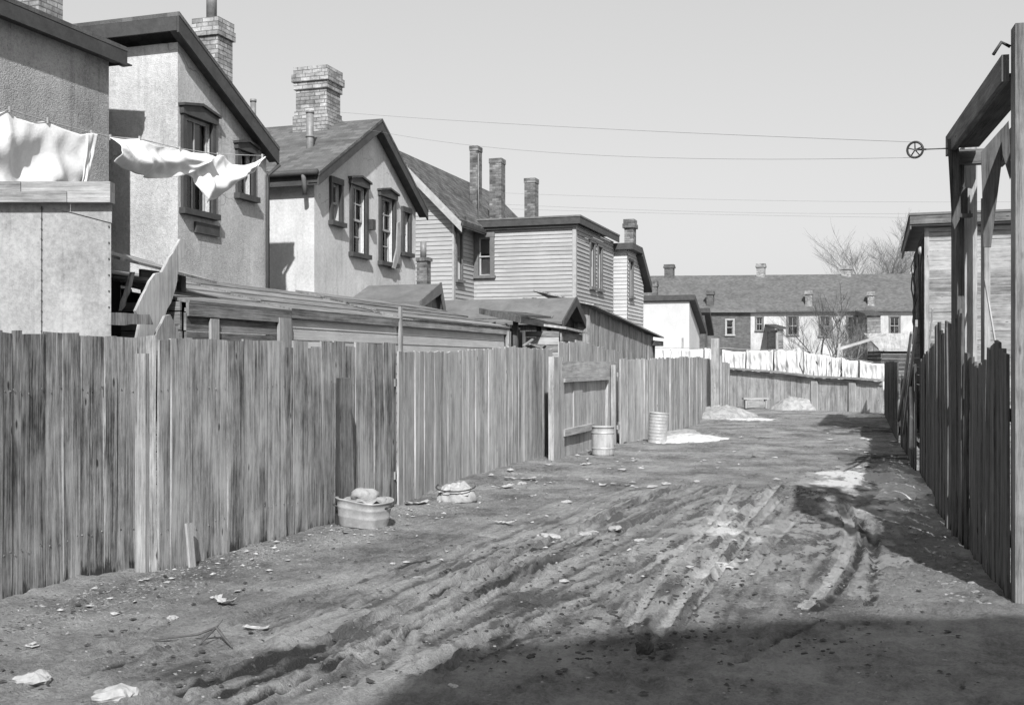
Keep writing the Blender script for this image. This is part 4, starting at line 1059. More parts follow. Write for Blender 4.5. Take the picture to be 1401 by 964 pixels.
def leaning(name, label, cat, pts, X, mat, th=.03, group=None, tilt=0.0):
    rj = random.Random(len(pts)); P2 = []
    for a_, b_ in zip(pts, pts[1:] + pts[:1]):
        P2.append(a_); nn = max(1, int(math.hypot(b_[0] - a_[0], b_[1] - a_[1]) / 9))
        for k_ in range(1, nn): P2.append((a_[0] + (b_[0] - a_[0]) * k_ / nn + rj.uniform(-1.1, 1.1), a_[1] + (b_[1] - a_[1]) * k_ / nn + rj.uniform(-1.1, 1.1)))
    pts = P2
    mb = MB(); P = [PX(*p, X) for p in pts]; c = sum((q.y for q in P)) / len(P); zb = min(q.z for q in P)
    P = [Vector((q.x - tilt * (q.z - zb), q.y, q.z)) for q in P]
    mb.poly(P, Vector((1, 0, tilt)), th); o = mb.build(name, M[mat])
    # extend uv grain
    return tag(o, label, cat, group)
GL = 'loose boards leaning behind the left fence'
leaning('plank', 'wide pale split plank with a ragged top, leaning upright against the broken porch', 'plank', [(247, 327), (255, 333), (250, 352), (243, 375), (240, 395), (226, 432), (212, 475), (186, 475), (192, 440), (186, 425), (192, 412), (205, 385), (213, 374), (222, 372), (232, 352)], -6.55, 'plank_pale', group=GL)
leaning('plank', 'narrow pale board leaning left of the wide split plank', 'plank', [(181, 372), (185, 372), (172, 418), (166, 425), (168, 412)], -6.8, 'plank_pale', group=GL)
leaning('plank', 'flat board nailed level across the gap beside the pale shed', 'plank', [(152, 428), (205, 430), (210, 444), (152, 444)], -6.4, 'plank', group=GL)
leaning('plank', 'grey board stub behind the fence top, between wide plank and porch post', 'plank', [(226, 432), (233, 430), (245, 455), (246, 480), (205, 480)], -6.42, 'plank', group=GL)

def junk_lean_to():
    X = -6.9
    t = empty('lean_to', PX(725, 498, X), 'collapsed lean-to roof on stubby posts right of the pale clapboard shed', 'lean-to'); t.location.z = 0
    a = PX(700, 428, X); b = PX(757, 441, X)
    m = MB()
    y0, y1 = PX(703, 432, X).y, PX(757, 432, X).y; z = PX(730, 436, X).z
    m.obox((X - .3, (y0 + y1) / 2, z), (0, (y1 - y0) / 2, -.02), (.45, 0, -.1), (0, 0, .06), 0)
    m.obox((X - .2, (y0 + y1) / 2 - .2, z + .09), (0, (y1 - y0) / 2.6, .03), (.3, 0, -.05), (0, 0, .02), 0)
    m.build('roof', M['plank_dark'], t)
    for px in (706, 738, 752):
        m = MB(); q = PX(px, 450, X - .05); m.box(X - .12, X - .03, q.y, q.y + .1, 0, z - .05, 2); m.build('post', M['plank_dark'], t)
    m = MB(); boards_run(m, (X - .9, y0 - .3, 0), (X - .9, y1 + .5, 0), lambda f: 0, lambda f: z - .15, X_, seed=21, ragged=.1); m.build('back_wall', M['plank_dark'], t)
    # fallen sticks on top
    m = MB()
    for k in range(8):
        y = R(y0, y1); m = MB(); m.beam((X + .1, y, R(1.95, 2.1)), (X + .2, y + R(.3, .8), R(1.95, 2.25)), .04, .03); m.build('loose_stick', M['plank'], t)
junk_lean_to()

def low_gable():
    X1 = -7.0; p = PX(788, 407, X1); yr = p.y; zr = p.z; a = PX(772, 434, X1); b = PX(803, 446, X1)
    xl = PY(604, 407, yr).x
    t = empty('low_building', (X1, yr, 0), 'low building with a smooth felt gable roof in front of the flat roofed clapboard house', 'outbuilding')
    m = MB(); wall(m, (X1 - .3, a.y, 0), Y_, X_, [(0, 0), (b.y - a.y, 0), (b.y - a.y, b.z), (yr - a.y, zr - .1), (0, a.z)])
    wall(m, (xl, a.y - .0, 0), X_, -Y_, [(0, 0), (X1 - .3 - xl, 0), (X1 - .3 - xl, a.z), (0, a.z)]); m.build('wall', M['plank_dark'], t)
    r = MB(); slab(r, [(X1, a.y - .15, a.z - .1), (X1, yr, zr), (xl, yr, zr), (xl, a.y - .15, a.z - .1)], .07); slab(r, [(X1, b.y + .1, b.z), (X1, yr, zr), (xl, yr, zr), (xl, b.y + .1, b.z)], .07)
    r.build('roof', M['roof_felt'], t)
    f = MB(); f.poly([(X1 + .03, b.y + .1, b.z + .02), (X1 + .03, yr, zr + .02), (X1 + .03, yr, zr - .22), (X1 + .03, b.y + .1, b.z - .2)], X_, .04)
    f.poly([(X1 + .03, a.y - .15, a.z - .08), (X1 + .03, yr, zr + .02), (X1 + .03, yr, zr - .2), (X1 + .03, a.y - .15, a.z - .26)], X_, .04)
    f.build('rake_board', M['trim'], t)
low_gable()
def little_gable():
    X1 = -8.3; p = PX(603, 388, X1); a = PX(575, 412, X1); b = PX(609, 408, X1)
    t = empty('porch', (X1, p.y, 0), 'tiny gabled porch roof between the full-gable stucco house and the felt roof', 'porch')
    r = MB(); slab(r, [(X1, a.y, a.z), (X1, p.y, p.z), (X1 - 1.6, p.y, p.z), (X1 - 1.6, a.y, a.z)], .08); slab(r, [(X1, b.y, b.z - .2), (X1, p.y, p.z), (X1 - 1.6, p.y, p.z), (X1 - 1.6, b.y, b.z - .2)], .08); r.build('roof', M['roof_felt'], t)
    m = MB(); wall(m, (X1 - .15, a.y, 0), Y_, X_, [(0, 0), (b.y - a.y, 0), (b.y - a.y, b.z - .3), (p.y - a.y, p.z - .1), (0, a.z - .1)]); m.build('wall', M['plank'], t)
    f = MB(); f.poly([(X1 + .02, a.y, a.z + .02), (X1 + .02, p.y, p.z + .03), (X1 + .02, p.y, p.z - .2), (X1 + .02, a.y, a.z - .14)], X_, .03); f.poly([(X1 + .02, b.y, b.z - .2), (X1 + .02, p.y, p.z + .03), (X1 + .02, p.y, p.z - .2), (X1 + .02, b.y, b.z - .4)], X_, .03)
    f.build('rake_board', M['trim_mid'], t)
little_gable()
def board_shed():
    X1 = -6.9; a = PX(806, 421, X1); b = PX(893, 461, X1)
    t = empty('shed', (X1, a.y, 0), 'long shed of upright boards with a falling roofline below the narrow clapboard house', 'shed', 'sheds behind the left fence')
    m = MB(); boards_run(m, (X1, a.y, 0), (X1, b.y, 0), lambda f: 0, lambda f: a.z + (b.z - a.z) * f, X_, .16, .26, seed=31)
    boards_run(m, (X1 - 1.8, a.y, 0), (X1, a.y, 0), lambda f: 0, lambda f: a.z + .3 - .3 * f, -Y_, .16, .26, seed=32); m.build('wall', M['plank'], t)
    r = MB(); c = PX(795, 408, X1 - 1.2); d = PX(908, 458, X1 - 1.2)
    for k in range(4):
        f0, f1 = k / 4, (k + 1.1) / 4
        P = lambda f, y, z0, z1: Vector((X1 + .2 - 1.6 * f, y, z0 + (z1 - z0) * f))
        ya, yb = a.y - .3, b.y + 1.0
        za0 = a.z + .06; za1 = c.z; zb0 = b.z; zb1 = d.z - .02
        slab(r, [P(f0, ya, za0, za1) + Z_ * .02, P(f0, yb, zb0, zb1) + Z_ * .02, P(f1, yb, zb0, zb1), P(f1, ya, za0, za1)], .04)
    r.build('roof', M['plank'], t)
    f = MB(); q = PX(893, 462, X1); 
    for i in range(3): f.box(X1 - .1 - .4 * i, X1 - .4 * i, b.y + .3 + .3 * i, b.y + .42 + .3 * i, 0, b.z - .1, 2)
    f.build('post', M['plank_dark'], t)
    g = MB(); g.box(X1 - .3, X1 + .12, b.y - .3, b.y + 1.3, b.z - .28, b.z - .12, 1); g.build('eave_beam', M['plank_dark'], t)
board_shed()
def pale_crate():
    X1 = -6.4; a = PX(767, 470, X1); b = PX(796, 447, X1)
    t = empty('chicken_hutch', (X1, a.y, 0), 'small pale board hutch standing behind the gate frame', 'hutch')
    m = MB(); hboards(m, (X1 - .0, a.y, 0), Y_, X_, 0, b.y - a.y, .3, a.z + .28, .16, seed=8); hboards(m, (X1 - .8, a.y, 0), X_, -Y_, 0, .78, .3, a.z + .28, .16, seed=9); m.build('wall', M['plank'], t)
    m = MB(); slab(m, [(X1 + .15, a.y - .1, a.z + .36), (X1 + .15, b.y + .1, a.z + .30), (X1 - .9, b.y + .1, a.z + .5), (X1 - .9, a.y - .1, a.z + .5)], .05); m.build('roof', M['plank_pale'], t)
pale_crate()

# ------------------------------------------------------------------ left fence
def gp(px, py): q = PZ(px, py); return Vector((q.x, q.y, 0))
def top_at(p, px, py):
    """height of the picture point (px, py) above ground point p"""
    d = -p.x * SN + p.y * CS; return H + (498 - py) / F * d
def fence(name, label, base, tops, mat, seed, cat='fence', group=None, nrm=X_, wmin=.13, wmax=.24, posts=True, rails=True, **kw):
    t = empty(name, base[0], label, cat, group)
    m = MB(); k = 0
    for i in range(len(base) - 1):
        a, b = base[i], base[i + 1]; d = (b - a).normalized(); n = Vector((d.y, -d.x, 0)); n = n if n.dot(nrm) > 0 else -n
        za, zb = tops[i], tops[i + 1]
        boards_run(m, a, b, lambda f: gh(*(a + (b - a) * f).xy) - .03, lambda f: za + (zb - za) * f, n, wmin, wmax, seed=seed + i, **kw)
    m.build('boards', M[mat], t)
    if rails:
        for zf in (.35, 1.45):
            m = MB()
            for i in range(len(base) - 1):
                a, b = base[i], base[i + 1]; d = (b - a).normalized(); n = Vector((d.y, -d.x, 0)); n = n if n.dot(nrm) > 0 else -n
                if zf > min(tops) - .1: continue
                m.beam(a - n * .05 + Z_ * zf, b - n * .05 + Z_ * zf, .04, .09)
            if m.v: m.build('rail', M['plank'], t)
    if posts:
        for i in range(len(base)):
            a = base[i]; m = MB(); q = a - nrm * .13; m.box(q.x - .05, q.x + .05, q.y - .05, q.y + .05, -.2, tops[i] - .12, 2); m.build('post', M['plank'], t)
    return t
GF = 'board fences along the left of the alley'
b1 = [gp(-260, 925), gp(-120, 868), gp(0, 825), gp(60, 806), gp(120, 790), gp(186, 775)]
fence('board_fence', 'tall weathered upright board fence at the near left, before the gap', b1, [1.9, 1.9, 1.9, 1.9, 1.9, 1.9], 'fence', 41, nails=True, group=GF, ragged=.012, btm=.02, wmin=.10, wmax=.32)
p = gp(188, 776); q = gp(211, 783)
m = MB(); m2 = boards_run(m, gp(189, 781), gp(213, 783), lambda f: .0, lambda f: 1.9, X_, .3, .4, th=.03, seed=3); o = m.build('gate_board', M['fence']); tag(o, 'single wide dark fence board standing proud between the two near fence runs', 'board')
b2 = [gp(216, 783), gp(260, 770), gp(345, 746), gp(400, 731), gp(450, 717), gp(540, 690)]
fence('board_fence', 'long weathered board fence behind the galvanised washtub', b2, [top_at(b2[0], 0, 463), top_at(b2[1], 0, 464), top_at(b2[2], 0, 465), top_at(b2[3], 0, 466), top_at(b2[4], 0, 467), top_at(b2[5], 0, 470)], 'fence', 51, nails=True, group=GF, ragged=.012, wmin=.09, wmax=.30)
# slipped gate leaf
b3 = [gp(541, 691), gp(572, 680), gp(606, 664)]
fence('gate', 'smooth grey board gate leaf hanging crooked beside the long fence', [b3[0] + Vector((.03, 0, 0)), b3[1] + Vector((.01, 0, 0)), b3[2]], [top_at(b3[0], 0, 481), top_at(b3[1], 0, 481), top_at(b3[2], 0, 481)], 'fence_far', 61, cat='gate', posts=False, ragged=.004, btm=.005, gap=(.0, .003), off=.003, twist=.01)
b4 = [gp(606, 664), gp(650, 650), gp(695, 639), gp(755, 622)]
fence('board_fence', 'grey board fence between the crooked gate leaf and the framed gateway', b4, [top_at(b4[0], 0, 481), top_at(b4[1], 0, 478), top_at(b4[2], 0, 474), top_at(b4[3], 0, 478)], 'fence_far', 71, group=GF, ragged=.012)
# stakes standing against the long fence
def stake(px, pyt, pyb, w, label, lean=0.0):
    X = -5.22; a = PX(px, pyb, X); b = PX(px, pyt, X)
    mb = MB(); vs = []
    c = Vector((X, a.y, 0)); h = b.z; s = w / 2
    for z, k, l in ((0, 1.35, 0), (h, 1.0, lean)):
        for dx, dy in ((s, 0), (0, s), (-s, 0), (0, -s)): vs.append(c + Vector((dx * k, dy * k + l, z)))
    vs.append(c + Vector((0, lean, h + .01)))
    mb.shared(vs, [(0, 1, 5, 4), (1, 2, 6, 5), (2, 3, 7, 6), (3, 0, 4, 7), (4, 5, 8), (5, 6, 8), (6, 7, 8), (7, 4, 8)], [[(0, 0), (.1, 0), (.1, h), (0, h)]] * 4 + [[(0, 0), (.05, 0), (.05, .05)]] * 4)
    tag(mb.build('stake', M['plank_dark']), label, 'stake', 'square stakes against the long fence')
stake(472, 517, 700, .17, 'tall dark square stake standing against the long fence', -.03)
stake(474, 650, 716, .13, 'short dark square stake low behind the washtub', 0)
tag(MB.build((lambda m: (m.beam(gp(247, 776) + Vector((.1, .02, 0)), gp(247, 776) + Vector((.04, .05, .36)), .08, .02, X_), m)[1])(MB()), 'board_stub', M['plank_pale']), 'short pale split board leaning at the foot of the fence near the gap', 'board')

# ------------------------------------------------------------------ gateway with the framed door
def gateway():
    A = gp(757, 625); B = gp(845, 610); A = Vector((-5.35, A.y - .3, 0)); 
    P0 = Vector((-5.2, PX(757, 500, -5.2).y, 0)); P1 = Vector((-5.2, PX(846, 500, -5.2).y, 0))
    X = -5.2
    t = empty('gateway', P0, 'framed board gateway with a recessed panel, left of the far fence', 'gateway')
    y = lambda px: PX(px, 500, X).y
    z = lambda px, py: PX(px, py, X).z
    def post(pa, pb, pt, name='post'):
        m = MB(); m.box(X - .1, X, y(pa), y(pb), -.1, z((pa + pb) / 2, pt), 2); m.build(name, M['fence_far'], t)
    post(758, 772, 488); post(832, 845, 500)
    m = MB(); zz = z(800, 516); hboards(m, (X - .02, y(768), 0), Y_, X_, 0, y(845) - y(768), zz, z(800, 493), .3, seed=5); m.build('header_board', M['fence_far'], t)
    m = MB(); m.box(X - .02, X + .035, y(771), y(832), zz - .07, zz, 1); m.build('header_rail', M['plank_pale'], t)
    m = MB(); zb = z(800, 590); boards_run(m, (X - .075, y(772), 0), (X - .075, y(832), 0), lambda f: .0, lambda f: zz, X_, .5, .7, seed=15); m.build('panel', M['fence_far'], t)
    m = MB(); m.box(X - .06, X - .04, y(788), y(800), zb - .05, zz - .02, 2); m.build('panel_batten', M['plank_pale'], t)
    m = MB(); m.box(X - .1, X + .03, y(771), y(812), zb, zb + .12, 1); m.build('bottom_rail', M['plank_pale'], t)
    # taller slanting hoarding behind
    m = MB(); X2 = X - .45
    boards_run(m, (X2, PX(764, 500, X2).y, 0), (X2, PX(850, 500, X2).y, 0), lambda f: .8, lambda f: PX(790, 466, X2).z - .28 * abs(f - .25), X_, .2, .3, seed=17, ragged=.02); m.build('back_boards', M['plank_pale'], t)
gateway()
b5 = [Vector((-5.0, PX(848, 500, -5.0).y, 0)), gp(880, 601), gp(920, 590), gp(957, 579)]
fence('board_fence', 'lighter board fence between the gateway and the tall end post, behind the ribbed can', b5, [top_at(b5[0], 0, 491), top_at(b5[1], 0, 491), top_at(b5[2], 0, 489), top_at(b5[3], 0, 488)], 'fence_far', 81, group=GF, ragged=.02, off=.02, btm=.05)
b6 = [b5[-1], Vector((-4.75, 38.5, 0)), Vector((-5.0, 42.6, 0))]
fence('board_fence', 'far end of the left board fence beyond the tall end post', [b6[0] - X_ * .1, Vector((-5.05, 35, 0)), Vector((-5.25, 43, 0))], [top_at(b6[0], 0, 488), 1.85, 1.7], 'fence_far', 91, group=GF)
def end_post():
    X = -4.75; a = PX(982, 560, X); d = a.y
    t = empty('post', (X, 33.5, 0), 'tall thick post rising above the end of the left fence', 'post')
    y = PX(978, 500, X).y; y2 = PX(986, 500, X).y; z = PX(981, 463, X).z
    m = MB(); m.box(X - .12, X + .12, y, y + .28, -.1, z, 2); m.build('shaft', M['plank'], t)
    m = MB(); m.box(X - .1, X + .1, y + .9, y + 1.1, -.1, z - .55, 2); m.build('brace_post', M['plank'], t)
end_post()

# ------------------------------------------------------------------ fence across the end
def end_fence():
    A = PR(993, 498, 43.5); B = PR(1208, 498, 37.5); A.z = B.z = 0
    t = empty('board_fence', A, 'low board fence with a capping rail closing the far end of the alley', 'fence')
    n = Vector(((B - A).y, -(B - A).x, 0)).normalized()
    px = [993, 1022, 1062, 1116, 1168, 1208]; tp = [505, 507, 510, 517, 519, 522]
    pts = []
    for p_ in px:
        f = (p_ - 993) / 215; 
        d = 1 / ((1 - f) / 43.5 + f / 37.5); q = PR(p_, 498, d); q.z = 0; pts.append(q)
    zt = [PR(a, b, -q.x * SN + q.y * CS).z for a, b, q in zip(px, tp, pts)]
    m = MB()
    for i in range(5):
        za, zb = zt[i], zt[i + 1]; boards_run(m, pts[i], pts[i + 1], lambda f: -.1, lambda f: za + (zb - za) * f, n, .16, .3, seed=100 + i)
    m.build('boards', M['fence_far'], t)
    for i in range(5):
        m = MB(); st = (.0, .0, .0, -.0, .02)[i]
        m.beam(pts[i] + Z_ * (zt[i] + .05) + n * .05, pts[i + 1] + Z_ * (zt[i + 1] + .05) + n * .05, .24, .07)
        m.beam(pts[i] + Z_ * (zt[i] - .07) + n * .03, pts[i + 1] + Z_ * (zt[i + 1] - .07) + n * .03, .04, .12); m.build('capping_rail', M['plank'], t)
    for i in (3, 4):
        m = MB(); q = pts[i] + n * .06; m.obox(q + Z_ * (zt[i] / 2 - .05), (B - A).normalized() * .14, n * .03, Z_ * (zt[i] / 2 - .05), 2); m.build('post', M['plank_pale'], t)
    return pts, zt, n
EP, EZ, EN = end_fence()
# the little bench/box in front of the end fence
def bench():
    d = 41.0; a = PR(1018, 560, d); b = PR(1049, 560, d); z0 = 0; zt = PR(1030, 545, d).z; U = (b - a); U.z = 0; w = U.length; U.normalize(); n = Vector((U.y, -U.x, 0))
    a.z = 0
    t = empty('bench', a, 'small rough wooden bench against the end fence', 'bench')
    m = MB(); m.obox(a + U * w / 2 + Z_ * zt, U * (w / 2 + .05), n * .18, Z_ * .03, 0); m.build('seat', M['plank_pale'], t)
    for u in (.05, w - .05):
        m = MB(); m.obox(a + U * u + Z_ * zt / 2, U * .03, n * .14, Z_ * (zt / 2 - .03), 2); m.build('leg', M['plank'], t)
    m = MB(); m.obox(a + U * w / 2 + Z_ * (zt * .45) + n * .12, U * (w / 2 - .09), n * .015, Z_ * .12, 0); m.build('front_board', M['plank'], t)
bench()

# ------------------------------------------------------------------ right side fence
RY = [7.0, 8.4, 11.3, 14, 20, 38]; RX = [.94, .92, .80, .72, .67, .5]
def rp(y): return Vector((float(np.interp(y, RY, RX)), y, 0))
def yat(px):
    r = ray(px, 498); k = r.x / r.y; lo, hi = 5.0, 38.0
    for _ in range(40):
        m_ = (lo + hi) / 2
        if k * m_ < rp(m_).x: lo = m_
        else: hi = m_
    return lo
GR = 'board fences along the right of the alley'
def rfence(label, y0, y1, zf, seed, xo=0.0, name='board_fence', **kw):
    a = rp(y0) + X_ * xo; b = rp(y1) + X_ * xo
    t = empty(name, a, label, 'fence', GR)
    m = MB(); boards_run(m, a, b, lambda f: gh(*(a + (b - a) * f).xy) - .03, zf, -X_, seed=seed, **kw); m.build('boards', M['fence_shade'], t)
    for zz in (.4, 1.3):
        m = MB(); m.beam(a + X_ * .05 + Z_ * zz, b + X_ * .05 + Z_ * zz, .04, .09); m.build('rail', M['fence_shade'], t)
    return t
ya, yb, yc, yd, ye, yf = 8.44, yat(1322), yat(1284), yat(1256), yat(1236), 38.5
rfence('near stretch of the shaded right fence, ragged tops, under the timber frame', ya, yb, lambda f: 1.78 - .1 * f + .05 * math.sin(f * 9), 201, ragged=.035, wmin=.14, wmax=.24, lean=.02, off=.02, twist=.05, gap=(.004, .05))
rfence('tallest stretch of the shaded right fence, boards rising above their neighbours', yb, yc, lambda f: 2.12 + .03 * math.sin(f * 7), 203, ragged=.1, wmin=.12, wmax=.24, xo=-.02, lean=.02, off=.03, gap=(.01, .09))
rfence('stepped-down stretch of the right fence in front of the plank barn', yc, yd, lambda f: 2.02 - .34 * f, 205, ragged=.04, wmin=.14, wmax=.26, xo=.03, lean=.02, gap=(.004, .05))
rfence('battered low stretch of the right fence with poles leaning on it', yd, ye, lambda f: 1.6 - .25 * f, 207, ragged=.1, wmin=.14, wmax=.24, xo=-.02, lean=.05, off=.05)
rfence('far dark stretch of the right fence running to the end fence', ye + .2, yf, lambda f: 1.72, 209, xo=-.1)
def pole(label, p0, p1, r, mat='plank', name='pole', group='loose poles leaning on the right fence', flat=False):
    m = MB()
    if flat: m.beam(p0, p1, r * 2.6, r * .8, X_)
    else: m.tube([p0, (Vector(p0) + Vector(p1)) / 2 + Vector((.01, 0, .01)), p1], [r, r * .9, r * .75], 8)
    tag(m.build(name, M[mat]), label, 'pole', group)
X = .62
def leanp(px0, py0, px1, py1, X0, X1): return PX(px0, py0, X0), PX(px1, py1, X1)
a, b = leanp(1236, 590, 1254, 442, .55, .6); pole('pale board leaning upright on the battered fence, tallest of the three', a, b, .04, 'plank', flat=True)
a, b = leanp(1229, 575, 1247, 455, .45, .5); pole('thin grey pole leaning left of the tallest pale board', a, b, .03)
a, b = leanp(1247, 612, 1246, 530, .5, .55); pole('short pale stick low against the battered fence', a, b, .03, 'plank_pale')
a, b = leanp(1320, 498, 1311, 455, .95, 1.0); pole('pale batten sticking up behind the fence, left of the big post foot', a, b, .016, 'plank_pale', flat=True)
a, b = leanp(1325, 492, 1319, 456, .95, 1.0); pole('second pale batten beside the first behind the fence', a, b, .016, 'plank_pale', flat=True)
a, b = leanp(1271, 480, 1276, 422, 1.0, 1.05); pole('thin stake standing behind the stepped fence before the barn', a, b, .03, 'plank', flat=True)
a, b = leanp(1364, 482, 1347, 380, 1.0, 1.0); pole('long curved pale lath leaning under the timber frame', a, b, .014, 'plank_pale', flat=True)

# ------------------------------------------------------------------ timber frame carrying the washing line pulley
def timber_frame():
    t = empty('timber_frame', rp(8), 'tall timber post-and-beam frame rising over the right fence', 'timber frame')
    A = PR(1383, 498, 7.75); B = PR(1304, 498, 10.5); A.z = B.z = 0
    D = (B - A).normalized(); S = Vector((D.y, -D.x, 0)); Lb = (B - A).length; zt = 3.86
    def bar(name, u0, u1, s0, s1, z0, z1, mat, grain=None):
        m = MB(); m.obox(A + D * ((u0 + u1) / 2) + S * ((s0 + s1) / 2) + Z_ * ((z0 + z1) / 2), D * ((u1 - u0) / 2), S * ((s1 - s0) / 2), Z_ * ((z1 - z0) / 2), grain)
        return m.build(name, M[mat], t)
    bar('near_post', -.16, .0, .0, .2, -.1, 4.03, 'log', 2)
    bar('beam', .002, Lb + .06, -.06, -.01, zt - .19, zt, 'beam', 0)
    bar('beam', .003, Lb - .1, .36, .42, zt - .34, zt - .12, 'beam', 0)
    bar('soffit_board', .02, Lb - .2, -.008, .2, zt - .16, zt - .13, 'plank_dark', 0)
    bar('end_block', Lb - .14, Lb - .02, -.008, .26, zt - .3, zt - .165, 'beam', 1)
    def sp(name, p0, p1, d, pt, mat, th=.1, zb=-.1):   # post seen between two picture columns
        a = PR(p0, 498, d); b = PR(p1, 498, d); z = PR(p0, pt, d).z; c = (a + b) / 2; hw = (b - a) / 2
        m = MB(); n = Vector((-hw.y, hw.x, 0)).normalized(); c.z = (z + zb) / 2
        m.obox(c + n * th / 2, hw, n * th / 2, Z_ * ((z - zb) / 2), 2); return m.build(name, M[mat], t)
    sp('far_post', 1320, 1337, 10.55, 200, 'plank', .12)
    sp('side_post', 1309.5, 1319.5, 10.4, 205, 'plank_dark', .14)
    sp('cleat', 1312, 1324, 10.3, 256, 'plank_dark', .05, PR(1312, 297, 10.3).z)
    sp('cleat', 1308, 1331, 10.28, 292, 'plank_dark', .06, PR(1312, 297, 10.28).z)
    sp('stud', 1347, 1355, 10.2, 270, 'plank', .08)
    def wedge(name, pts, d, mat, th=.04):
        m = MB(); n = -ray(1330, 498); n.z = 0; m.poly([PR(*p, d) for p in pts], n, th); return m.build(name, M[mat], t)
    wedge('hanging_board', [(1296, 190), (1312, 190), (1313, 300), (1306, 314), (1302, 300)], 10.25, 'plank_dark')
    wedge('brace', [(1342, 208), (1371, 175), (1372, 210), (1356, 338), (1346, 338)], 9.9, 'plank_dark')
    wedge('brace', [(1369, 178), (1380, 165), (1384, 240), (1382, 245), (1372, 212)], 9.0, 'plank_dark')
    m = MB(); a = PR(1382, 64, 7.75); b = PR(1370, 58, 7.75); c = PR(1359, 75, 7.75)
    m.tube([a, b, c], .012, 6); m.build('hook', M['metal_dark'], t)
timber_frame()
PULL = PR(1252, 205, 10.3)
def pulley():
    c = PULL; at = PR(1299, 203, 10.3)
    t = empty('pulley', c, 'spoked iron washing line pulley hanging left of the timber frame', 'pulley')
    m = MB(); n = 24; r = .072; ax = (ray(1252, 205).normalized() + Vector((.3, 0, 0))).normalized()
    u = ax.cross(Z_).normalized(); v = u.cross(ax)
    m.tube([c + (u * math.cos(k * 2 * math.pi / n) + v * math.sin(k * 2 * math.pi / n)) * r for k in range(n + 1)], .011, 8, cap=False); m.build('rim', M['metal_dark'], t)
    m = MB()
    for k in range(5): an = k * 2 * math.pi / 5 + .3; m.tube([c, c + (u * math.cos(an) + v * math.sin(an)) * r], .006, 6)
    m.build('spokes', M['metal_dark'], t)
    m = MB(); e = c + (at - c) * .28; m.tube([e, c + ax * .035, c - ax * .035, e + (at - c) * .04], .009, 6); m.build('yoke', M['metal_dark'], t)
    m = MB(); m.tube([e, at], .006, 6); m.build('stay_wire', M['metal_dark'], t)
pulley()
def wire(label, a, b, sag, r, name='wire', cat='wire', group=None):
    a = Vector(a); b = Vector(b); m = MB(); n = 24
    m.tube([a + (b - a) * (k / n) - Z_ * sag * 4 * (k / n) * (1 - k / n) for k in range(n + 1)], r, 5)
    tag(m.build(name, M['pipe']), label, cat, group)
ea = PX(352, 152, HX + .1)
wire('upper run of the washing line from the pulley across the sky to the stucco houses', PULL + Z_ * .072, (-10.9, 20.2, 6.9), .05, .0022, 'washing_line', 'washing line')
wire('lower run of the washing line leaving the underside of the pulley', PULL - Z_ * .072, (-10.9, 20.2, 6.75), .28, .002, 'washing_line', 'washing line')
wire('upper faint utility wire crossing the sky above the far chimneys', PR(640, 262, 60), PR(1420, 276, 60), .2, .007, group='utility wires over the far roofs')
wire('middle faint utility wire crossing the sky above the far chimneys', PR(640, 277, 60), PR(1420, 290, 60), .3, .007, group='utility wires over the far roofs')
wire('lowest faint utility wire, just above the far row house roof', PR(700, 286, 60), PR(1420, 299, 60), .1, .007, group='utility wires over the far roofs')

# ------------------------------------------------------------------ plank barn on the right
def barn():
    X0 = 1.12; c = PX(1266, 312, X0); y0 = c.y; zt = c.z; y1 = PX(1251, 330, X0).y; xr = 6.5
    t = empty('barn', (X0, y0, 0), 'two storey plank barn with a dark flat eave behind the right fence', 'barn')
    m = MB(); hboards(m, (X0, y0, 0), X_, -Y_, 0, xr - X0, 0, zt, .2, th=.03, jit=.02, seed=61)
    m.build('front_boards', M['plank'], t)
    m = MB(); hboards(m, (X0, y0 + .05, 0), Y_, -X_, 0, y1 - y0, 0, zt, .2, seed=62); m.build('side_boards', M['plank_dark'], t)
    m = MB(); m.box(X0 - .02, X0 + .08, y0 - .045, y0 - .017, 0, zt, 2); m.build('corner_board', M['plank'], t)
    r = MB(); ov = .35; slab(r, [(X0 - ov, y0 - ov, zt + .3), (xr, y0 - ov, zt + .3), (xr, y1 + .2, zt + .2), (X0 - ov, y1 + .2, zt + .2)], .05); r.build('roof', M['roof_felt'], t)
    f = MB(); f.box(X0 - ov + .02, xr, y0 - ov + .02, y0 - ov + .05, zt + .06, zt + .247); f.box(X0 - ov + .02, X0 - ov + .05, y0 - ov + .052, y1 + .2, zt - .05, zt + .14)
    f.build('fascia', M['beam'], t)
    s = MB(); s.box(X0 - ov + .052, xr, y0 - ov + .052, y0 - .02, zt + .02, zt + .055); s.build('soffit', M['trim'], t)
    m = MB(); p = PX(1259, 343, X0 - .1); m.lathe([(0, -.02), (.09, -.02), (.1, 0), (.06, .04), (0, .045)], p, 16, tilt=Matrix.Rotation(math.radians(-90), 3, 'Y')); m.build('insulator', M['trim_pale'], t)
    m = MB(); 
    for k in range(3): m.tube([(X0 - .05, y0 + .3 + .3 * k, 1.5), (X0 - .05 - .03 * k, y0 + .35 + .3 * k, zt - 1.2 + .4 * k), (X0 - .03, y0 + .2, zt - .2)], .015, 6)
    m.build('cable', M['metal_dark'], t)
barn()
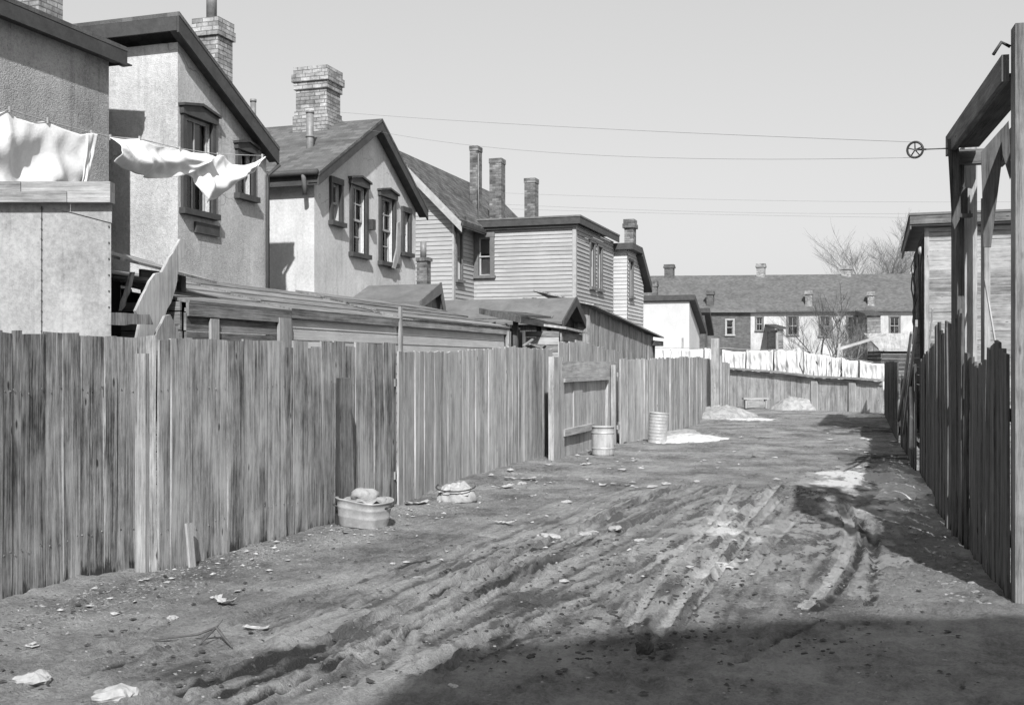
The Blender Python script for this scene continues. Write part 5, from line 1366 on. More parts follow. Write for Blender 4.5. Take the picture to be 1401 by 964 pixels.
def small_shed():
    d = 52; a = PR(1206, 498, d); b = PR(1262, 498, d); a.z = b.z = 0; U = (b - a).normalized(); n = Vector((U.y, -U.x, 0)); w = (b - a).length; z = PR(1220, 480, d).z
    t = empty('shed', a, 'small dark shed just beyond the right end of the low end fence', 'shed')
    m = MB(); hboards(m, a, U, n, 0, w, 0, z, .2, seed=71); hboards(m, a - n * 2, n, -U, 0, 2, 0, z, .2, seed=72); m.build('wall', M['plank_dark'], t)
    r = MB(); slab(r, [a + n * .2 - U * .2 + Z_ * (z + .12), b + n * .2 + Z_ * (z + .12), b - n * 2 + Z_ * (z + .9), a - n * 2 - U * .2 + Z_ * (z + .9)], .1); r.build('roof', M['plank_pale'], t)
small_shed()

# ------------------------------------------------------------------ washing
def cloth(label, top, bottom, loc, seed, cat='laundry', name='bed_sheet', group=None, nx=96, ny=36, fold=.05, bulge=.12, nrm=X_, pegs=()):
    """top / bottom: picture outlines; loc(px, py) gives the 3-D point in the cloth's hanging plane"""
    def interp(pl, f):
        Ls = [0]
        for a, b in zip(pl[:-1], pl[1:]): Ls.append(Ls[-1] + math.hypot(b[0] - a[0], b[1] - a[1]))
        s = f * Ls[-1]
        for i in range(len(pl) - 1):
            if s <= Ls[i + 1] + 1e-9:
                k = (s - Ls[i]) / max(Ls[i + 1] - Ls[i], 1e-9); return (pl[i][0] + k * (pl[i + 1][0] - pl[i][0]), pl[i][1] + k * (pl[i + 1][1] - pl[i][1]))
        return pl[-1]
    rr = random.Random(seed); ph = [rr.uniform(0, 6) for _ in range(6)]
    vs = []
    for j in range(ny + 1):
        g = j / ny
        for i in range(nx + 1):
            f = i / nx; a = interp(top, f); b = interp(bottom, f)
            p = loc(a[0] + (b[0] - a[0]) * g, a[1] + (b[1] - a[1]) * g)
            o = fold * (math.sin(f * 17 + ph[0] + g * 1.5) * .5 + math.sin(f * 31 + ph[1] - g * 2.5) * .3 + math.sin(f * 8 + ph[2] + g * 4) * .6) * (.35 + .65 * g)
            o += bulge * math.sin(g * math.pi * .9) * (.6 + .4 * math.sin(f * 6 + ph[3]))
            o += .16 * fold * math.sin(f * 47 + ph[5] + 3 * math.sin(g * 5)) * (.3 + g) + .18 * fold * math.sin(f * 23 - g * 19 + ph[2]) * g
            o += .5 * fold * math.sin(g * 9 + f * 5 + ph[4]) * math.sin(f * math.pi)
            vs.append(p + nrm * o)
    fs = []; uv = []
    W = nx + 1
    for j in range(ny):
        for i in range(nx):
            fs.append((j * W + i, (j + 1) * W + i, (j + 1) * W + i + 1, j * W + i + 1)); uv.append([(i / nx, j / ny)] * 4)
    m = MB(); m.shared(vs, fs, uv, True); o = m.build(name, M['cloth']); tag(o, label, cat, group)
    md = o.modifiers.new('thickness', 'SOLIDIFY'); md.thickness = .004
    for (px, py) in pegs:
        q = MB(); p = loc(px, py); q.obox(p + nrm * .01, (0, .008, 0), (.012, 0, 0), Z_ * .032, 2); q.build('clothes_peg', M['plank_pale'], o)
    return o
XL = -8.5
LP = lambda px, py: PX(px, py, XL)
GW = 'washing on the line by the roughcast houses'
cloth('big white sheet hanging behind the pale shed roof at the left edge', [(-40, 190), (-12, 160), (10, 150), (24, 162), (45, 168), (62, 166), (85, 176), (110, 184), (128, 182)], [(-45, 262), (0, 262), (40, 262), (70, 262), (85, 262), (100, 262), (104, 260)], LP, 1, group=GW, bulge=.05, fold=.05, pegs=[(12, 150), (64, 165), (124, 182)])
cloth('narrow turned-over flap of sheet at the right end of the big white sheet', [(118, 183), (126, 182), (134, 184)], [(110, 262), (114, 262), (118, 262)], lambda px, py: PX(px, py, XL + .05), 2, group=GW, nx=10, bulge=.02, fold=.02)
cloth('white sheet billowing sideways across the roughcast half gable wall', [(148, 188), (165, 190), (190, 190), (205, 197), (225, 202), (245, 203), (262, 208), (282, 210)], [(150, 222), (160, 230), (180, 239), (205, 244), (232, 243), (250, 240), (264, 234), (276, 222)], LP, 4, group=GW, bulge=.22, fold=.055, pegs=[(150, 188), (190, 190), (245, 204)])
cloth('rumpled white sheet drooping to a point in front of the larger window', [(262, 209), (280, 210), (290, 216), (297, 212), (306, 213), (318, 225), (335, 226), (350, 222), (361, 214)], [(258, 238), (266, 244), (272, 262), (278, 278), (292, 273), (310, 258), (330, 246), (345, 236), (357, 218)], LP, 9, group=GW, bulge=.15, fold=.07, pegs=[(297, 212), (358, 214)])
def wline(label, pts, r=.006):
    m = MB(); m.tube(pts, r, 6); tag(m.build('washing_line', M['plank_pale']), label, 'washing line')
wline('washing line carrying the white sheets along the roughcast houses', [LP(-60, 170), LP(12, 150), LP(64, 166), LP(128, 182), LP(148, 187), LP(190, 190), LP(245, 203), LP(297, 211), LP(358, 213), PX(362, 212, HX + .02)])

def far_line(px):
    f = (px - 900) / 310; return 1 / ((1 - f) / 50 + f / 42.5)
fl = [(895, 476), (947, 476), (990, 476), (1030, 479), (1095, 478), (1118, 483), (1150, 489), (1176, 493), (1213, 498)]
def flt(px):
    for a, b in zip(fl[:-1], fl[1:]):
        if px <= b[0]: return a[1] + (px - a[0]) / (b[0] - a[0]) * (b[1] - a[1])
    return fl[-1][1]
GFar = 'white washing on the far line behind the end fence'
names = [(903, 930, 0, 'leftmost white sheet on the far washing line'), (932, 962, 1, 'white sheet on the far line before the rendered house corner'), (964, 984, 0, 'narrow white cloth left of the tall end post'), (988, 1020, 2, 'white sheet on the far line right of the tall end post'),
         (1021, 1058, 0, 'wide white sheet below the dark brick wing'), (1059, 1094, -1, 'bright white sheet left of the bare saplings'), (1100, 1116, 1, 'small white cloth among the bare saplings'), (1118, 1134, 0, 'second small white cloth among the bare saplings'),
         (1136, 1150, 1, 'little towel on the far line right of the saplings'), (1152, 1174, 0, 'white cloth on the far line before its right end'), (1176, 1211, 0, 'rightmost white sheet on the far washing line')]
for k, (a, b, dy, lab) in enumerate(names):
    t0, t1 = flt(a) + dy, flt(b) + dy - (k % 3 - 1)
    cloth(lab, [(a, t0), ((a + b) / 2, (t0 + t1) / 2 + 1.5), (b, t1)], [(a + 1, t0 + 36), ((a + b) / 2, (t0 + t1) / 2 + 37), (b - 1, t1 + 36)], lambda px, py: PR(px, py, far_line(px)), 30 + k, group=GFar, nx=30, ny=12, fold=.12, bulge=.06, nrm=-Y_)
wline('far washing line strung behind the end fence', [PR(p, flt(p) - .5, far_line(p)) for p in range(895, 1214, 20)], .012)
def tiny_rag():
    pass
# posts of the far washing
for px, zt, lab in ((934, 462, 'thin pole standing between the rendered house and the far washing'), (1063, 455, 'thin pole rising above the far washing below the row house'), (1138, 470, 'slanting prop under the far washing line')):
    d = far_line(px) + .3; p = PR(px, 498, d); p.z = 0; zt = PR(px, zt, d).z
    m = MB(); m.tube([p, (p.x + (.3 if px == 1138 else 0), p.y, zt)], .05, 8); tag(m.build('line_prop', M['plank']), lab, 'pole', 'props by the far washing')

# ------------------------------------------------------------------ bare trees
def bare_tree(name, label, base, height, seed, spread=.5, r0=.08, levels=5, mat='bark', group=None, kids=(2, 4), first=.3):
    rr = random.Random(seed)
    t = empty(name, base, label, 'tree', group)
    tr = MB(); cr = MB()
    def grow(p, d, l, r, lev):
        pts = [p]; q = p; n = 4
        for i in range(n):
            d = (d + Vector((rr.uniform(-1, 1), rr.uniform(-1, 1), rr.uniform(-.4, .8))) * .13).normalized()
            q = q + d * l / n; pts.append(q)
        re = r * .62
        (tr if lev == 0 else cr).tube(pts, [r + (re - r) * i / n for i in range(n + 1)], 7 if lev == 0 else (5 if lev < 3 else 3), cap=False)
        if lev >= levels: return
        for k in range(rr.randint(*kids)):
            f = rr.uniform(first, 1); i = min(int(f * n), n - 1); s = pts[i] + (pts[i + 1] - pts[i]) * (f * n - i)
            ang = rr.uniform(0, 6.28); side = Vector((math.cos(ang), math.sin(ang), rr.uniform(.1, .8))).normalized()
            grow(s, (d * (1 - spread) + side * spread).normalized(), l * rr.uniform(.5, .78), re * rr.uniform(.6, .95), lev + 1)
        grow(q, d, l * rr.uniform(.6, .8), re, lev + 1)
    grow(Vector(base), Z_, height * .3, r0, 0)
    tr.build('trunk', M[mat], t); cr.build('crown', M[mat], t)
    return t
for px, pb, h, sd, r, lab, mt in ((1097, 512, 3.6, 5, .05, 'thin bare sapling at the left of the clump behind the end fence', 'bark'), (1122, 515, 5.2, 14, .09, 'tall bare sapling forking above the far washing', 'bark'), (1143, 515, 5.0, 23, .1, 'bare sapling with a bent trunk in the middle of the clump', 'bark'),
                             (1172, 512, 4.6, 31, .06, 'slender bare sapling right of the bent one', 'bark_pale'), (1192, 512, 4.2, 44, .05, 'pale thin sapling at the right of the clump', 'bark_pale'), (1155, 505, 4.8, 47, .05, 'twiggy sapling in front of the dark extension', 'bark')):
    d = 51 + (sd % 5); p = PR(px, 498, d); p.z = 0
    bare_tree('bare_sapling', lab, p, h * 1.3, sd, r0=r, levels=5, group='bare saplings behind the end fence', mat=mt, kids=(2, 4))
p = PR(1205, 498, 118); p.z = 0
bare_tree('bare_tree', 'big bare tree showing above the row house roof at the right', p, 23, 8, r0=.2, levels=5, mat='bark_pale', kids=(4, 6), spread=.62)
# fallen pale pole across the saplings
a = PR(1145, 478, 50); b = PR(1212, 458, 50); m = MB(); m.beam(a, b, .12, .12); tag(m.build('slanting_pole', M['plank_pale']), 'pale pole slanting through the bare saplings', 'pole')
def vine():
    X = 1.0; m = MB(); rr = random.Random(3)
    for k in range(3):
        pts = [PX(1251 + rr.uniform(-3, 2) + 1.5 * math.sin(i + k * 2), 470 - i * 15, X) for i in range(9)]
        m.tube(pts, [.03 - .0025 * i for i in range(9)], 6)
    tag(m.build('bare_vine', M['bark']), 'bare vine climbing the alley side corner of the plank barn', 'vine')
vine()

# ------------------------------------------------------------------ tubs, barrels
def put(px, py): q = PZ(px, py); return Vector((q.x, q.y, gh(q.x, q.y)))
def washtub():
    c = put(490, 722); c.y += .12
    t = empty('washtub', c, 'dented galvanised washtub with a cloth bundle on it beside the long fence', 'washtub')
    m = MB(); tl = Matrix.Rotation(math.radians(3), 3, 'Y'); h = .285
    prof = [(0, .01), (.20, .01), (.212, 0), (.218, .02), (.232, .10), (.236, .11), (.233, .12), (.245, .19), (.25, .20), (.246, .21), (.255, h - .02), (.268, h - .01), (.268, h), (.255, h), (.245, h - .06), (.23, .17), (.0, .16)]
    m.lathe(prof, c, 40, sx=1.1, sy=.85, tilt=tl); o = m.build('body', M['metal'], t)
    rr = random.Random(5)
    for v in o.data.vertices:
        a = math.atan2(v.co.y - c.y, v.co.x - c.x); q_ = (abs(math.cos(a)) ** 5 + abs(math.sin(a)) ** 5) ** (-.2); kk = 1 + (q_ - 1) * .8; v.co.x = c.x + (v.co.x - c.x) * kk; v.co.y = c.y + (v.co.y - c.y) * kk; v.co.x += .012 * math.sin(a * 5 + 1) ; v.co.y += .01 * math.sin(a * 3 + 2); v.co.z += .012 * math.sin(a * 2) * (v.co.z - c.z) / .28
    m = MB(); 
    for s in (-1, 1):
        m = MB(); m.tube([c + Vector((s * .27, -.06, .2)), c + Vector((s * .315, -.05, .22)), c + Vector((s * .315, .05, .22)), c + Vector((s * .27, .06, .2))], .01, 8); m.build('handle', M['metal_dark'], t)
    b = MB(); P = []
    b.lathe([(0, .0), (.10, .0), (.135, .04), (.13, .09), (.08, .13), (0, .14)], c + Vector((.0, .02, .255)), 20, sx=1.15, sy=.9); ob = b.build('cloth_bundle', M['stone'])
    for v in ob.data.vertices: v.co += Vector((1, 1, .6)) * .02 * math.sin(v.co.x * 31 + v.co.z * 40 + v.co.y * 23)
    tag(ob, 'round pale cloth bundle lying on the washtub', 'bundle')
    b = MB(); b.lathe([(0, .02), (.22, .02), (.235, .0), (.235, -.005)], c + Vector((0, 0, h - .02)), 30, sx=1.08, sy=.84); oc = b.build('rags', M['litter'], t)
    for v in oc.data.vertices: v.co.z += .025 * math.sin(v.co.x * 25 + v.co.y * 33)
washtub()
def sack():
    c = put(624, 685)
    t = empty('bundle', c, 'slumped pale sacking bundle by the crooked gate leaf', 'bundle')
    m = MB(); K = 14; prof = [(.235 * math.sin(math.pi * (.5 + .5 * k / K)) ** .55 * (1 if k else 1) + .004, .25 * (k / K) ** .9) for k in range(K)] + [(0, .235)]
    m.lathe([(0, .0), (.2, .0)] + prof, c, 44, sx=1.05, sy=.8); o = m.build('body', M['stone'], t)
    for v in o.data.vertices:
        q = v.co - c; a = math.atan2(q.y, q.x); k = q.z / .25
        r = 1 + .07 * math.sin(a * 4 + 1) * k + .05 * math.sin(a * 9 + q.z * 30) + .03 * math.sin(a * 17 + q.z * 50)
        v.co.x = c.x + q.x * r + .03 * k; v.co.y = c.y + q.y * r; v.co.z += -.06 * k * (math.cos(a + 2.2) * .5 + .5) + .02 * math.sin(a * 5 + q.z * 20) * k
    m = MB(); n = 24; m.tube([c + Vector((.245 * math.cos(k / n * 3.5 + 3.0), .2 * math.sin(k / n * 3.5 + 3.0) - .01, .19 - .05 * math.sin(k / n * 3.14))) for k in range(n + 1)], .009, 6); m.build('cord', M['metal_dark'], t)
    m = MB(); vs = []; rr = random.Random(4); n = 9
    for i in range(n + 1):
        for jj in range(n + 1): vs.append(c + Vector(((i / n - .5) * .4, (jj / n - .5) * .26, .205 + rr.uniform(-.03, .03) - .22 * ((i / n - .5) ** 2 + (jj / n - .5) ** 2))))
    m.shared(vs, [(i * (n + 1) + jj, (i + 1) * (n + 1) + jj, (i + 1) * (n + 1) + jj + 1, i * (n + 1) + jj + 1) for i in range(n) for jj in range(n)]); m.build('rag_top', M['rag'], t)
sack()
def can(px, py, w, h, label, name, ribs, lean, mat):
    c = put(px, py)
    t = empty(name, c, label, 'can' if ribs else 'barrel')
    tl = Matrix.Rotation(lean, 3, 'Y')
    prof = [(0, .01), (w * .95, .0)]; n = ribs if ribs else 3
    for k in range(n * 4 + 1):
        z = h * k / (n * 4); r = w * (1 + (.03 if ribs else .0) * math.sin(k * math.pi / 2) * .55) * ((.95 + .05 * k / (n * 4)) if ribs else (1 + .05 * math.sin(math.pi * z / h)))
        prof.append((r, z))
    prof += [(w * 1.04, h), (w * 1.04, h + .015), (w * .97, h + .015), (w * .93, h * .4), (0, h * .35)]
    m = MB(); m.lathe(prof, c, 30, tilt=tl); m.build('body', M[mat], t)
    if not ribs:
        for z in (.12, h - .12): m = MB(); m.lathe([(w * 1.03, z), (w * 1.06, z + .005), (w * 1.06, z + .035), (w * 1.03, z + .04)], c, 30, tilt=tl); m.build('hoop', M['metal'], t)
can(899, 605, .205, .62, 'ribbed galvanised can standing by the lighter fence', 'ribbed_can', 9, math.radians(4), 'metal')
can(825, 623, .20, .52, 'pale wooden barrel at the right foot of the gateway', 'barrel', 0, 0.0, 'plank_pale')
# snow / ash heaps
def heap(name, label, px, py, rx, ry, h, mat, seed, kind=None, cat=None, group=None):
    c = put(px, py); m = MB(); nx, ny = 26, 12; vs = []
    rr = random.Random(seed); ph = [rr.uniform(0, 6) for _ in range(5)]
    for j in range(ny + 1):
        g = j / ny
        for i in range(nx):
            a = 2 * math.pi * i / nx; r = g * (1 + .18 * math.sin(a * 3 + ph[0]) + .12 * math.sin(a * 5 + ph[1]) + .07 * math.sin(a * 9 + ph[2]))
            x = c.x + rx * r * math.cos(a); y = c.y + ry * r * math.sin(a)
            z = gh(x, y) - .02 + h * max(0, (1 - g * g)) * (1 + .5 * float(fbm(np.array([x * 1.0]), np.array([y * 1.0]), 4.0, 3)[0])) + .05 * h * math.sin(x * 23 + y * 17) + .35 * h * abs(float(fbm(np.array([x]), np.array([y]), 9.0, 3)[0])) + h * rr.uniform(-.07, .07)
            vs.append((x, y, z if g < 1 else gh(x, y) - .04))
    fs = [(j * nx + i, (j + 1) * nx + i, (j + 1) * nx + (i + 1) % nx, j * nx + (i + 1) % nx) for j in range(ny) for i in range(nx)]
    fs = [tuple(f) for f in fs]
    m.shared(vs, fs, None, True); o = m.build(name, M[mat]); 
    if kind: tag(o, label, None, None, kind)
    else: tag(o, label, cat, group)
GS = 'heaps along the far part of the alley'
heap('snow_heap', 'flat dirty snow heap beside the ribbed can', 944, 601, .75, 1.3, .12, 'snow', 1, cat='snow heap', group=GS)
heap('ash_heap', 'brown-grey ash heap at the foot of the tall end post', 985, 570, 1.1, 1.6, .35, 'ash', 2, cat='ash heap', group=GS)
heap('ash_heap', 'pale ash heap spilled against the middle of the end fence', 1088, 560, 1.0, .9, .45, 'ash', 3, cat='ash heap', group=GS)
heap('snow_heap', 'thin snow strip at the right foot of the end fence', 1183, 569, .7, .5, .1, 'snow', 4, cat='snow heap', group=GS)
heap('snow_heap', 'thin dirty snow patch in the middle distance right of the ash heap', 1030, 574, .9, .9, .05, 'snow', 6, cat='snow heap', group=GS)
heap('snow_heap', 'melting snow bank under the shaded right fence', 1236, 672, .42, 1.3, .07, 'snow', 7, cat='snow heap', group=GS)
heap('earth_bank', 'sunlit low bank of cinders below the small gap in the far fence', 930, 592, .5, 1.4, .08, 'ash', 9, cat='ash heap', group=GS)

# ------------------------------------------------------------------ litter
def rock(name, label, px, py, s, mat='stone', cat='stone', group='pale stones and lumps on the mud', flat=.6, seed=0):
    c = put(px, py); m = MB(); rr = random.Random(seed + px); n = 18; K = 9
    prof = [(math.sin(math.pi * k / K) ** .8, -math.cos(math.pi * k / K) * .62 + .15) for k in range(K + 1)]
    m.lathe([(r * s, z * s * flat) for r, z in prof], c, n, smooth=False, sx=rr.uniform(.9, 1.6), sy=rr.uniform(.7, 1.1)); o = m.build(name, M[mat])
    p1, p2, p3 = rr.uniform(0, 6), rr.uniform(0, 6), rr.uniform(0, 6)
    for v in o.data.vertices:
        q = (v.co - c) / s; k = 1 + .28 * math.sin(q.x * 3.1 + p1 + q.z * 2) * math.cos(q.y * 2.7 + p2) + .14 * math.sin(q.x * 8 + p3) * math.cos(q.z * 9 + q.y * 6 + p1) + rr.uniform(-.05, .05)
        v.co = c + (v.co - c) * k
    tag(o, label, cat, group)
for px, py, s, lab in ((160, 960, .10, 'large whitish lump cut by the bottom left of the picture'), (48, 935, .085, 'whitish lump near the lower left corner'), (750, 735, .085, 'pale lump on the rut left of the centre'), (800, 732, .06, 'pale lump in the row right of the rut'),
                      (842, 727, .065, 'flat pale lump at the right of the row'), (776, 688, .055, 'small square pale stone in the mid ground'), (715, 663, .07, 'pale lump beyond the basket'), (236, 845, .04, 'small white lump in the open mud at the left'), (812, 728, .05, 'pale pebble in the middle of the row'),
                      (875, 740, .05, 'pale pebble beside the damp patch'), (620, 945, .03, 'tiny pebble in the shadow edge at the bottom')):
    rock('stone', lab, px, py, s, seed=3)
rock('stone', 'dark wedge-shaped stone standing in the shadow edge at the end of the pale rut', 881, 893, .035, 'clod', flat=2.2)
def paper(label, px, py, l, w, ang, curl, mat='rag', name='paper_scrap', cat='scrap'):
    c = put(px, py); m = MB(); n = 9; K = 5; vs = []; u = Vector((math.cos(ang), math.sin(ang), 0)); v = Vector((-u.y, u.x, 0)); rr = random.Random(px)
    for i in range(n + 1):
        f = i / n - .5; e0 = rr.uniform(.55, 1.1); sh = rr.uniform(-.15, .15)
        for j in range(K):
            g = (j / (K - 1) - .5) * e0 + sh
            vs.append(c + u * l * (f + rr.uniform(-.03, .03)) + v * w * g + Z_ * (.012 + curl * (3 * f * f + .4 * abs(g)) + rr.uniform(0, .16) * min(l, w) * .8))
    fs = [(i * K + j, (i + 1) * K + j, (i + 1) * K + j + 1, i * K + j + 1) for i in range(n) for j in range(K - 1)]
    m.shared(vs, fs, None, False); o = m.build(name, M[mat]); tag(o, label, cat, 'scraps lying on the mud'); md = o.modifiers.new('thickness', 'SOLIDIFY'); md.thickness = .003
paper('torn pale scrap curling up in the open mud at the left', 308, 828, .2, .09, -.5, .05)
paper('flat pale scrap on the mud below the curling one', 350, 862, .16, .06, .1, .01)
paper('tiny pale chip near the left edge', 44, 886, .08, .03, .4, .01)
paper('pale scrap lying right of the washtub', 691, 719, .2, .1, .1, .02)
paper('wooden wedge lying across the pale track in the middle distance', 985, 716, .24, .14, 0, .03, 'plank_pale')
paper('pale rag beside the basket', 570, 690, .28, .14, .6, .04)
paper('long pale rag in the rubbish beyond the basket', 712, 658, .45, .12, .2, .03)
paper('small scrap further along the left verge', 690, 668, .25, .12, .9, .04)
def branch():
    c = put(288, 882); m = MB()
    m.tube([c + Vector((-.32, -.12, .03)), c + Vector((-.1, .02, .05)), c + Vector((.0, .06, .09)), c + Vector((.12, -.02, .04)), c + Vector((.2, -.08, .02))], [.004, .008, .01, .008, .004], 6)
    m.tube([c + Vector((0, .06, .09)), c + Vector((-.02, -.08, .02))], [.008, .004], 6); m.tube([c + Vector((0, .06, .09)), c + Vector((.02, .1, .13))], [.006, .003], 6)
    tag(m.build('fallen_branch', M['bark']), 'forked dark twig lying on the mud at the lower left', 'twig')
branch()
def elbow_pipe():
    c = put(663, 641); m = MB(); m.tube([c + Vector((-.1, .1, .2)), c + Vector((-.02, .02, .1)), c + Vector((.05, -.05, .05)), c + Vector((.14, -.1, .08))], [.03, .035, .06, .06], 10)
    tag(m.build('pipe_elbow', M['metal_dark']), 'dark bent drain pipe poking out under the fence beyond the basket', 'pipe')
elbow_pipe()
def scatter(name, label, n, region, smin, smax, mat, seed, flat=.6):
    rr = random.Random(seed); m = MB()
    for k in range(n):
        px, py = region(rr); q = PZ(px, py)
        if not (-5.5 < q.x < .8): continue
        c = Vector((q.x, q.y, gh(q.x, q.y))); s = rr.uniform(smin, smax) * rr.uniform(.5, 1.2); vs = []
        a0 = rr.uniform(0, 6.28); sx, sy = rr.uniform(.8, 1.5), rr.uniform(.7, 1.1)
        for z, r, nn in ((-.2, .8, 5), (.35, .75, 5)):
            for i in range(nn):
                a = a0 + i * 6.28 / nn; x, y = r * s * math.cos(a) * sx, r * s * math.sin(a) * sy
                vs.append(c + Vector((x * math.cos(a0) - y * math.sin(a0), x * math.sin(a0) + y * math.cos(a0), s * flat * (z + rr.uniform(-.1, .1)))))
        vs.append(c + Z_ * s * flat * .6)
        fs = [(i, (i + 1) % 5, 5 + (i + 1) % 5, 5 + i) for i in range(5)] + [(5 + i, 5 + (i + 1) % 5, 10) for i in range(5)]
        m.shared(vs, fs)
    o = m.build(name, M[mat]); tag(o, label, None, None, 'stuff')
def verge(rr):
    f = rr.random(); x = f * 900; return x + rr.uniform(0, 60), 825 - .24 * x + abs(rr.gauss(0, 1)) * (26 - 18 * f) + 2
scatter('verge_rubble', 'small stones and cinders along the foot of the left fence', 1500, verge, .005, .018, 'litter', 5)
scatter('mud_clods', 'dark clods of mud kicked out of the ruts', 700, lambda rr: (rr.choice([(640, 885), (730, 815), (760, 780), (850, 860), (900, 745), (1110, 715), (1000, 880)])[0] + rr.gauss(0, 55), rr.uniform(740, 900)), .008, .032, 'clod', 6)
scatter('alley_rubble', 'scattered pebbles over the alley', 2200, lambda rr: (rr.uniform(100, 1300), 560 + 400 * rr.random() ** 1.6), .004, .014, 'litter', 8)
scatter('right_verge_rubble', 'rubble along the foot of the right fence', 260, lambda rr: (lambda f: (1215 + 165 * f ** 1.5 + rr.gauss(-25, 18) * (.4 + f), 572 + 260 * f))(rr.random()), .01, .035, 'litter', 9)
def scraps(name, label, n, region, seed, mat, smin=.02, smax=.07):
    rr = random.Random(seed); m = MB()
    for k in range(n):
        px, py = region(rr); q = PZ(px, py)
        if not (-5.4 < q.x < .75) or q.y < 4: continue
        s_ = rr.uniform(smin, smax); a0 = rr.uniform(0, 6.28); el = rr.choice((.35, .6, 1, 1)); g = gh(q.x, q.y); nn = rr.randint(4, 6)
        ring = []
        for i in range(nn):
            a = a0 + i * 6.28 / nn; r = s_ * rr.uniform(.6, 1.2); x, y = math.cos(a) * r, math.sin(a) * r * el
            ring.append(Vector((q.x + x * math.cos(a0) - y * math.sin(a0), q.y + x * math.sin(a0) + y * math.cos(a0), g + .008 + rr.uniform(0, .35) * s_)))
        c = Vector((q.x, q.y, g + .012 + s_ * rr.uniform(.1, .5)))
        m.shared(ring + [c], [(i, (i + 1) % nn, nn) for i in range(nn)])
    o = m.build(name, M[mat]); tag(o, label, None, None, 'stuff')
scraps('paper_litter', 'small torn paper and rag scraps strewn along the left verge', 110, lambda rr: (lambda f: (f * 960, 836 - .25 * f * 960 + abs(rr.gauss(0, 1)) * (30 - 18 * f)))(rr.random()), 3, 'rag', .012, .04)
scraps('alley_litter', 'thin litter of paper, straw and cinders in the middle of the alley', 90, lambda rr: (rr.gauss(800, 170), rr.uniform(600, 800)), 4, 'rag', .012, .045)
scraps('leaf_litter', 'dark dead leaves and chips trodden into the mud', 900, lambda rr: (rr.uniform(0, 1350), 570 + 380 * rr.random() ** 1.3), 5, 'clod', .008, .028)
scraps('far_litter', 'rubbish strewn along the far right verge and gateway foot', 90, lambda rr: (rr.choice((870, 840, 1185, 1190, 700, 1010)) + rr.gauss(0, 28), rr.choice((618, 592, 640, 663, 600)) + rr.gauss(0, 5)), 6, 'rag', .03, .1)
# sticks on the ground at the far right verge
def stick_pile(label, px, py, n, seed):
    rr = random.Random(seed); c = put(px, py); m = MB()
    for k in range(n):
        a = rr.uniform(-.5, .5); l = rr.uniform(.4, 1.1); o = Vector((rr.uniform(-.5, .5), rr.uniform(-.8, .8), rr.uniform(.02, .08)))
        m.beam(c + o, c + o + Vector((math.cos(a) * l, math.sin(a) * l, rr.uniform(-.02, .06))), rr.uniform(.02, .06), .02)
    tag(m.build('broken_boards', M['plank_dark']), label, 'boards', 'broken boards on the right verge')
stick_pile('broken dark boards lying near the far end of the right fence', 1190, 590, 7, 1)
stick_pile('broken boards on the verge before the snow bank', 1185, 628, 6, 2)

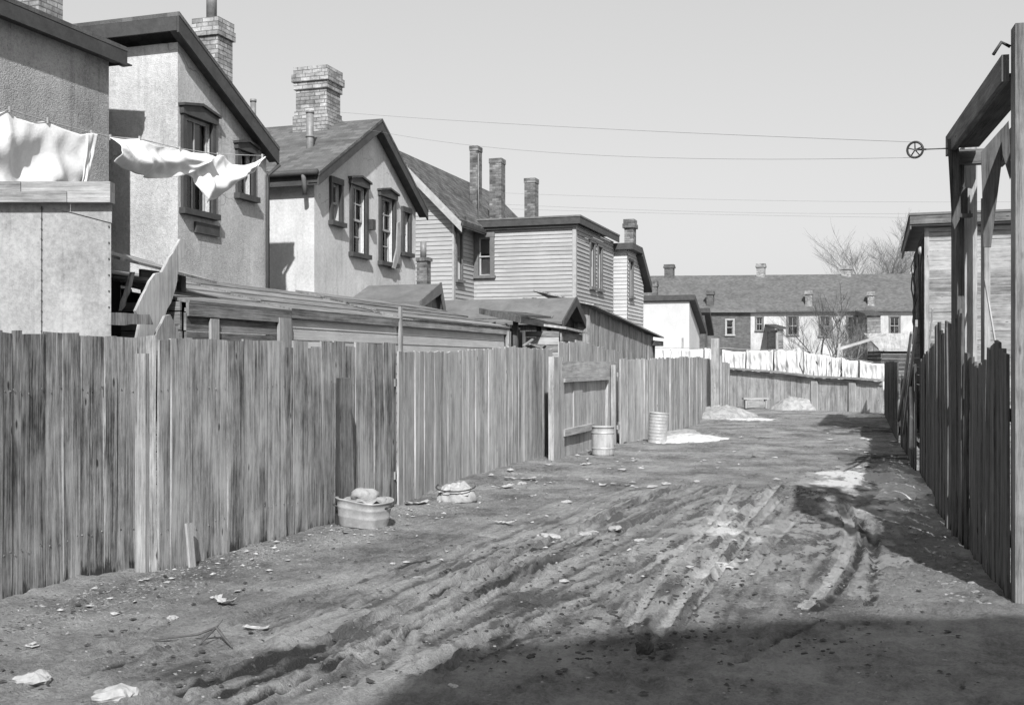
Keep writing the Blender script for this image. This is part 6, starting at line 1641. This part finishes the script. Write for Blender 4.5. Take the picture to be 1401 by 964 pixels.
# ------------------------------------------------------------------ the building behind the camera that shades the foreground
def shade_building():
    y1 = -.6
    def blk(name, label, x0, x1, out, dp, roof):
        t = empty(name, (x0, y1, 0), label, 'house', 'houses behind the photographer'); w = x1 - x0
        m = MB(); wall(m, (x1, y1, 0), -X_, Y_, [(w - u, z) for u, z in out]); wall(m, (x0, y1 - dp, 0), X_, -Y_, out)
        for P, U, Nn, zz in ((Vector((x0, y1, 0)), -Y_, -X_, out[-1][1]), (Vector((x1, y1 - dp, 0)), Y_, X_, out[2][1])): wall(m, P, U, Nn, [(0, -.1), (dp, -.1), (dp, zz), (0, zz)])
        m.build('wall', M['stucco'], t); r = MB(); top = out[2:]
        for (a, b) in zip(top[:-1], top[1:]): slab(r, [(x0 + a[0], y1 + .02, a[1] + .08), (x0 + b[0], y1 + .02, b[1] + .08), (x0 + b[0], y1 - dp, b[1] + .08), (x0 + a[0], y1 - dp, a[1] + .08)], .07)
        r.build('roof', M['roof'], t)
    blk('back_house', 'low gabled house behind the photographer casting the foreground shadow', .2, 6.5, [(0, -.1), (6.3, -.1), (6.3, 6.9), (4.1, 7.4), (2.6, 7.0), (1.5, 6.5), (0, 5.6)], 9, 0)
    blk('back_house', 'tall flat roofed house behind the photographer on the right', 6.52, 13, [(0, -.1), (6.5, -.1), (6.5, 10.1), (0, 10.1)], 9.2, 0)
shade_building()

# ------------------------------------------------------------------ camera, sun, sky
cam = bpy.data.cameras.new('camera'); co = bpy.data.objects.new('camera', cam); col.objects.link(co)
cam.sensor_width = 36; cam.lens = 36 * F / 1401; cam.shift_y = 16 / 1401; cam.clip_end = 2000; cam.clip_start = .05
co.location = CAM; co.rotation_euler = (math.radians(90), 0, TH); sc.camera = co
S = Vector((-.39, 1.0, -.88)).normalized()
sun = bpy.data.lights.new('sun', 'SUN'); sun.energy = 4.7; sun.angle = math.radians(.9); sun.color = (1, 1, 1)
so = bpy.data.objects.new('sun', sun); col.objects.link(so); so.rotation_euler = S.to_track_quat('-Z', 'Y').to_euler(); so.location = (5, -10, 12)
w = bpy.data.worlds.new('World'); sc.world = w; w.use_nodes = True; nt = w.node_tree
sky = nt.nodes.new('ShaderNodeTexSky'); sky.sky_type = 'NISHITA'; sky.sun_disc = False
elev = math.asin(-S.z); sky.sun_elevation = elev; to = -S; sky.sun_rotation = math.atan2(to.x, to.y); sky.dust_density = 2.5; sky.air_density = 1.0
bg = nt.nodes['Background']; bg.inputs['Strength'].default_value = .1
sp = nt.nodes.new('ShaderNodeSeparateColor'); nt.links.new(sky.outputs[0], sp.inputs[0])
cc = nt.nodes.new('ShaderNodeCombineColor')
mxs = math_(nt, 'ADD', math_(nt, 'MULTIPLY', sp.outputs[2], .5), math_(nt, 'MULTIPLY', sp.outputs[0], .7))
lum = math_(nt, 'MULTIPLY', math_(nt, 'POWER', mxs, .40), 2.95)      # the plate's even grey sky
for i in range(3): nt.links.new(lum, cc.inputs[i])
nt.links.new(cc.outputs[0], bg.inputs['Color'])
vs = sc.view_settings; vs.view_transform = 'Standard'; vs.look = 'None'; vs.exposure = 0.45; vs.gamma = 1; vs.use_curve_mapping = False
sc.cycles.max_bounces = 6; sc.cycles.diffuse_bounces = 3; sc.cycles.transparent_max_bounces = 6
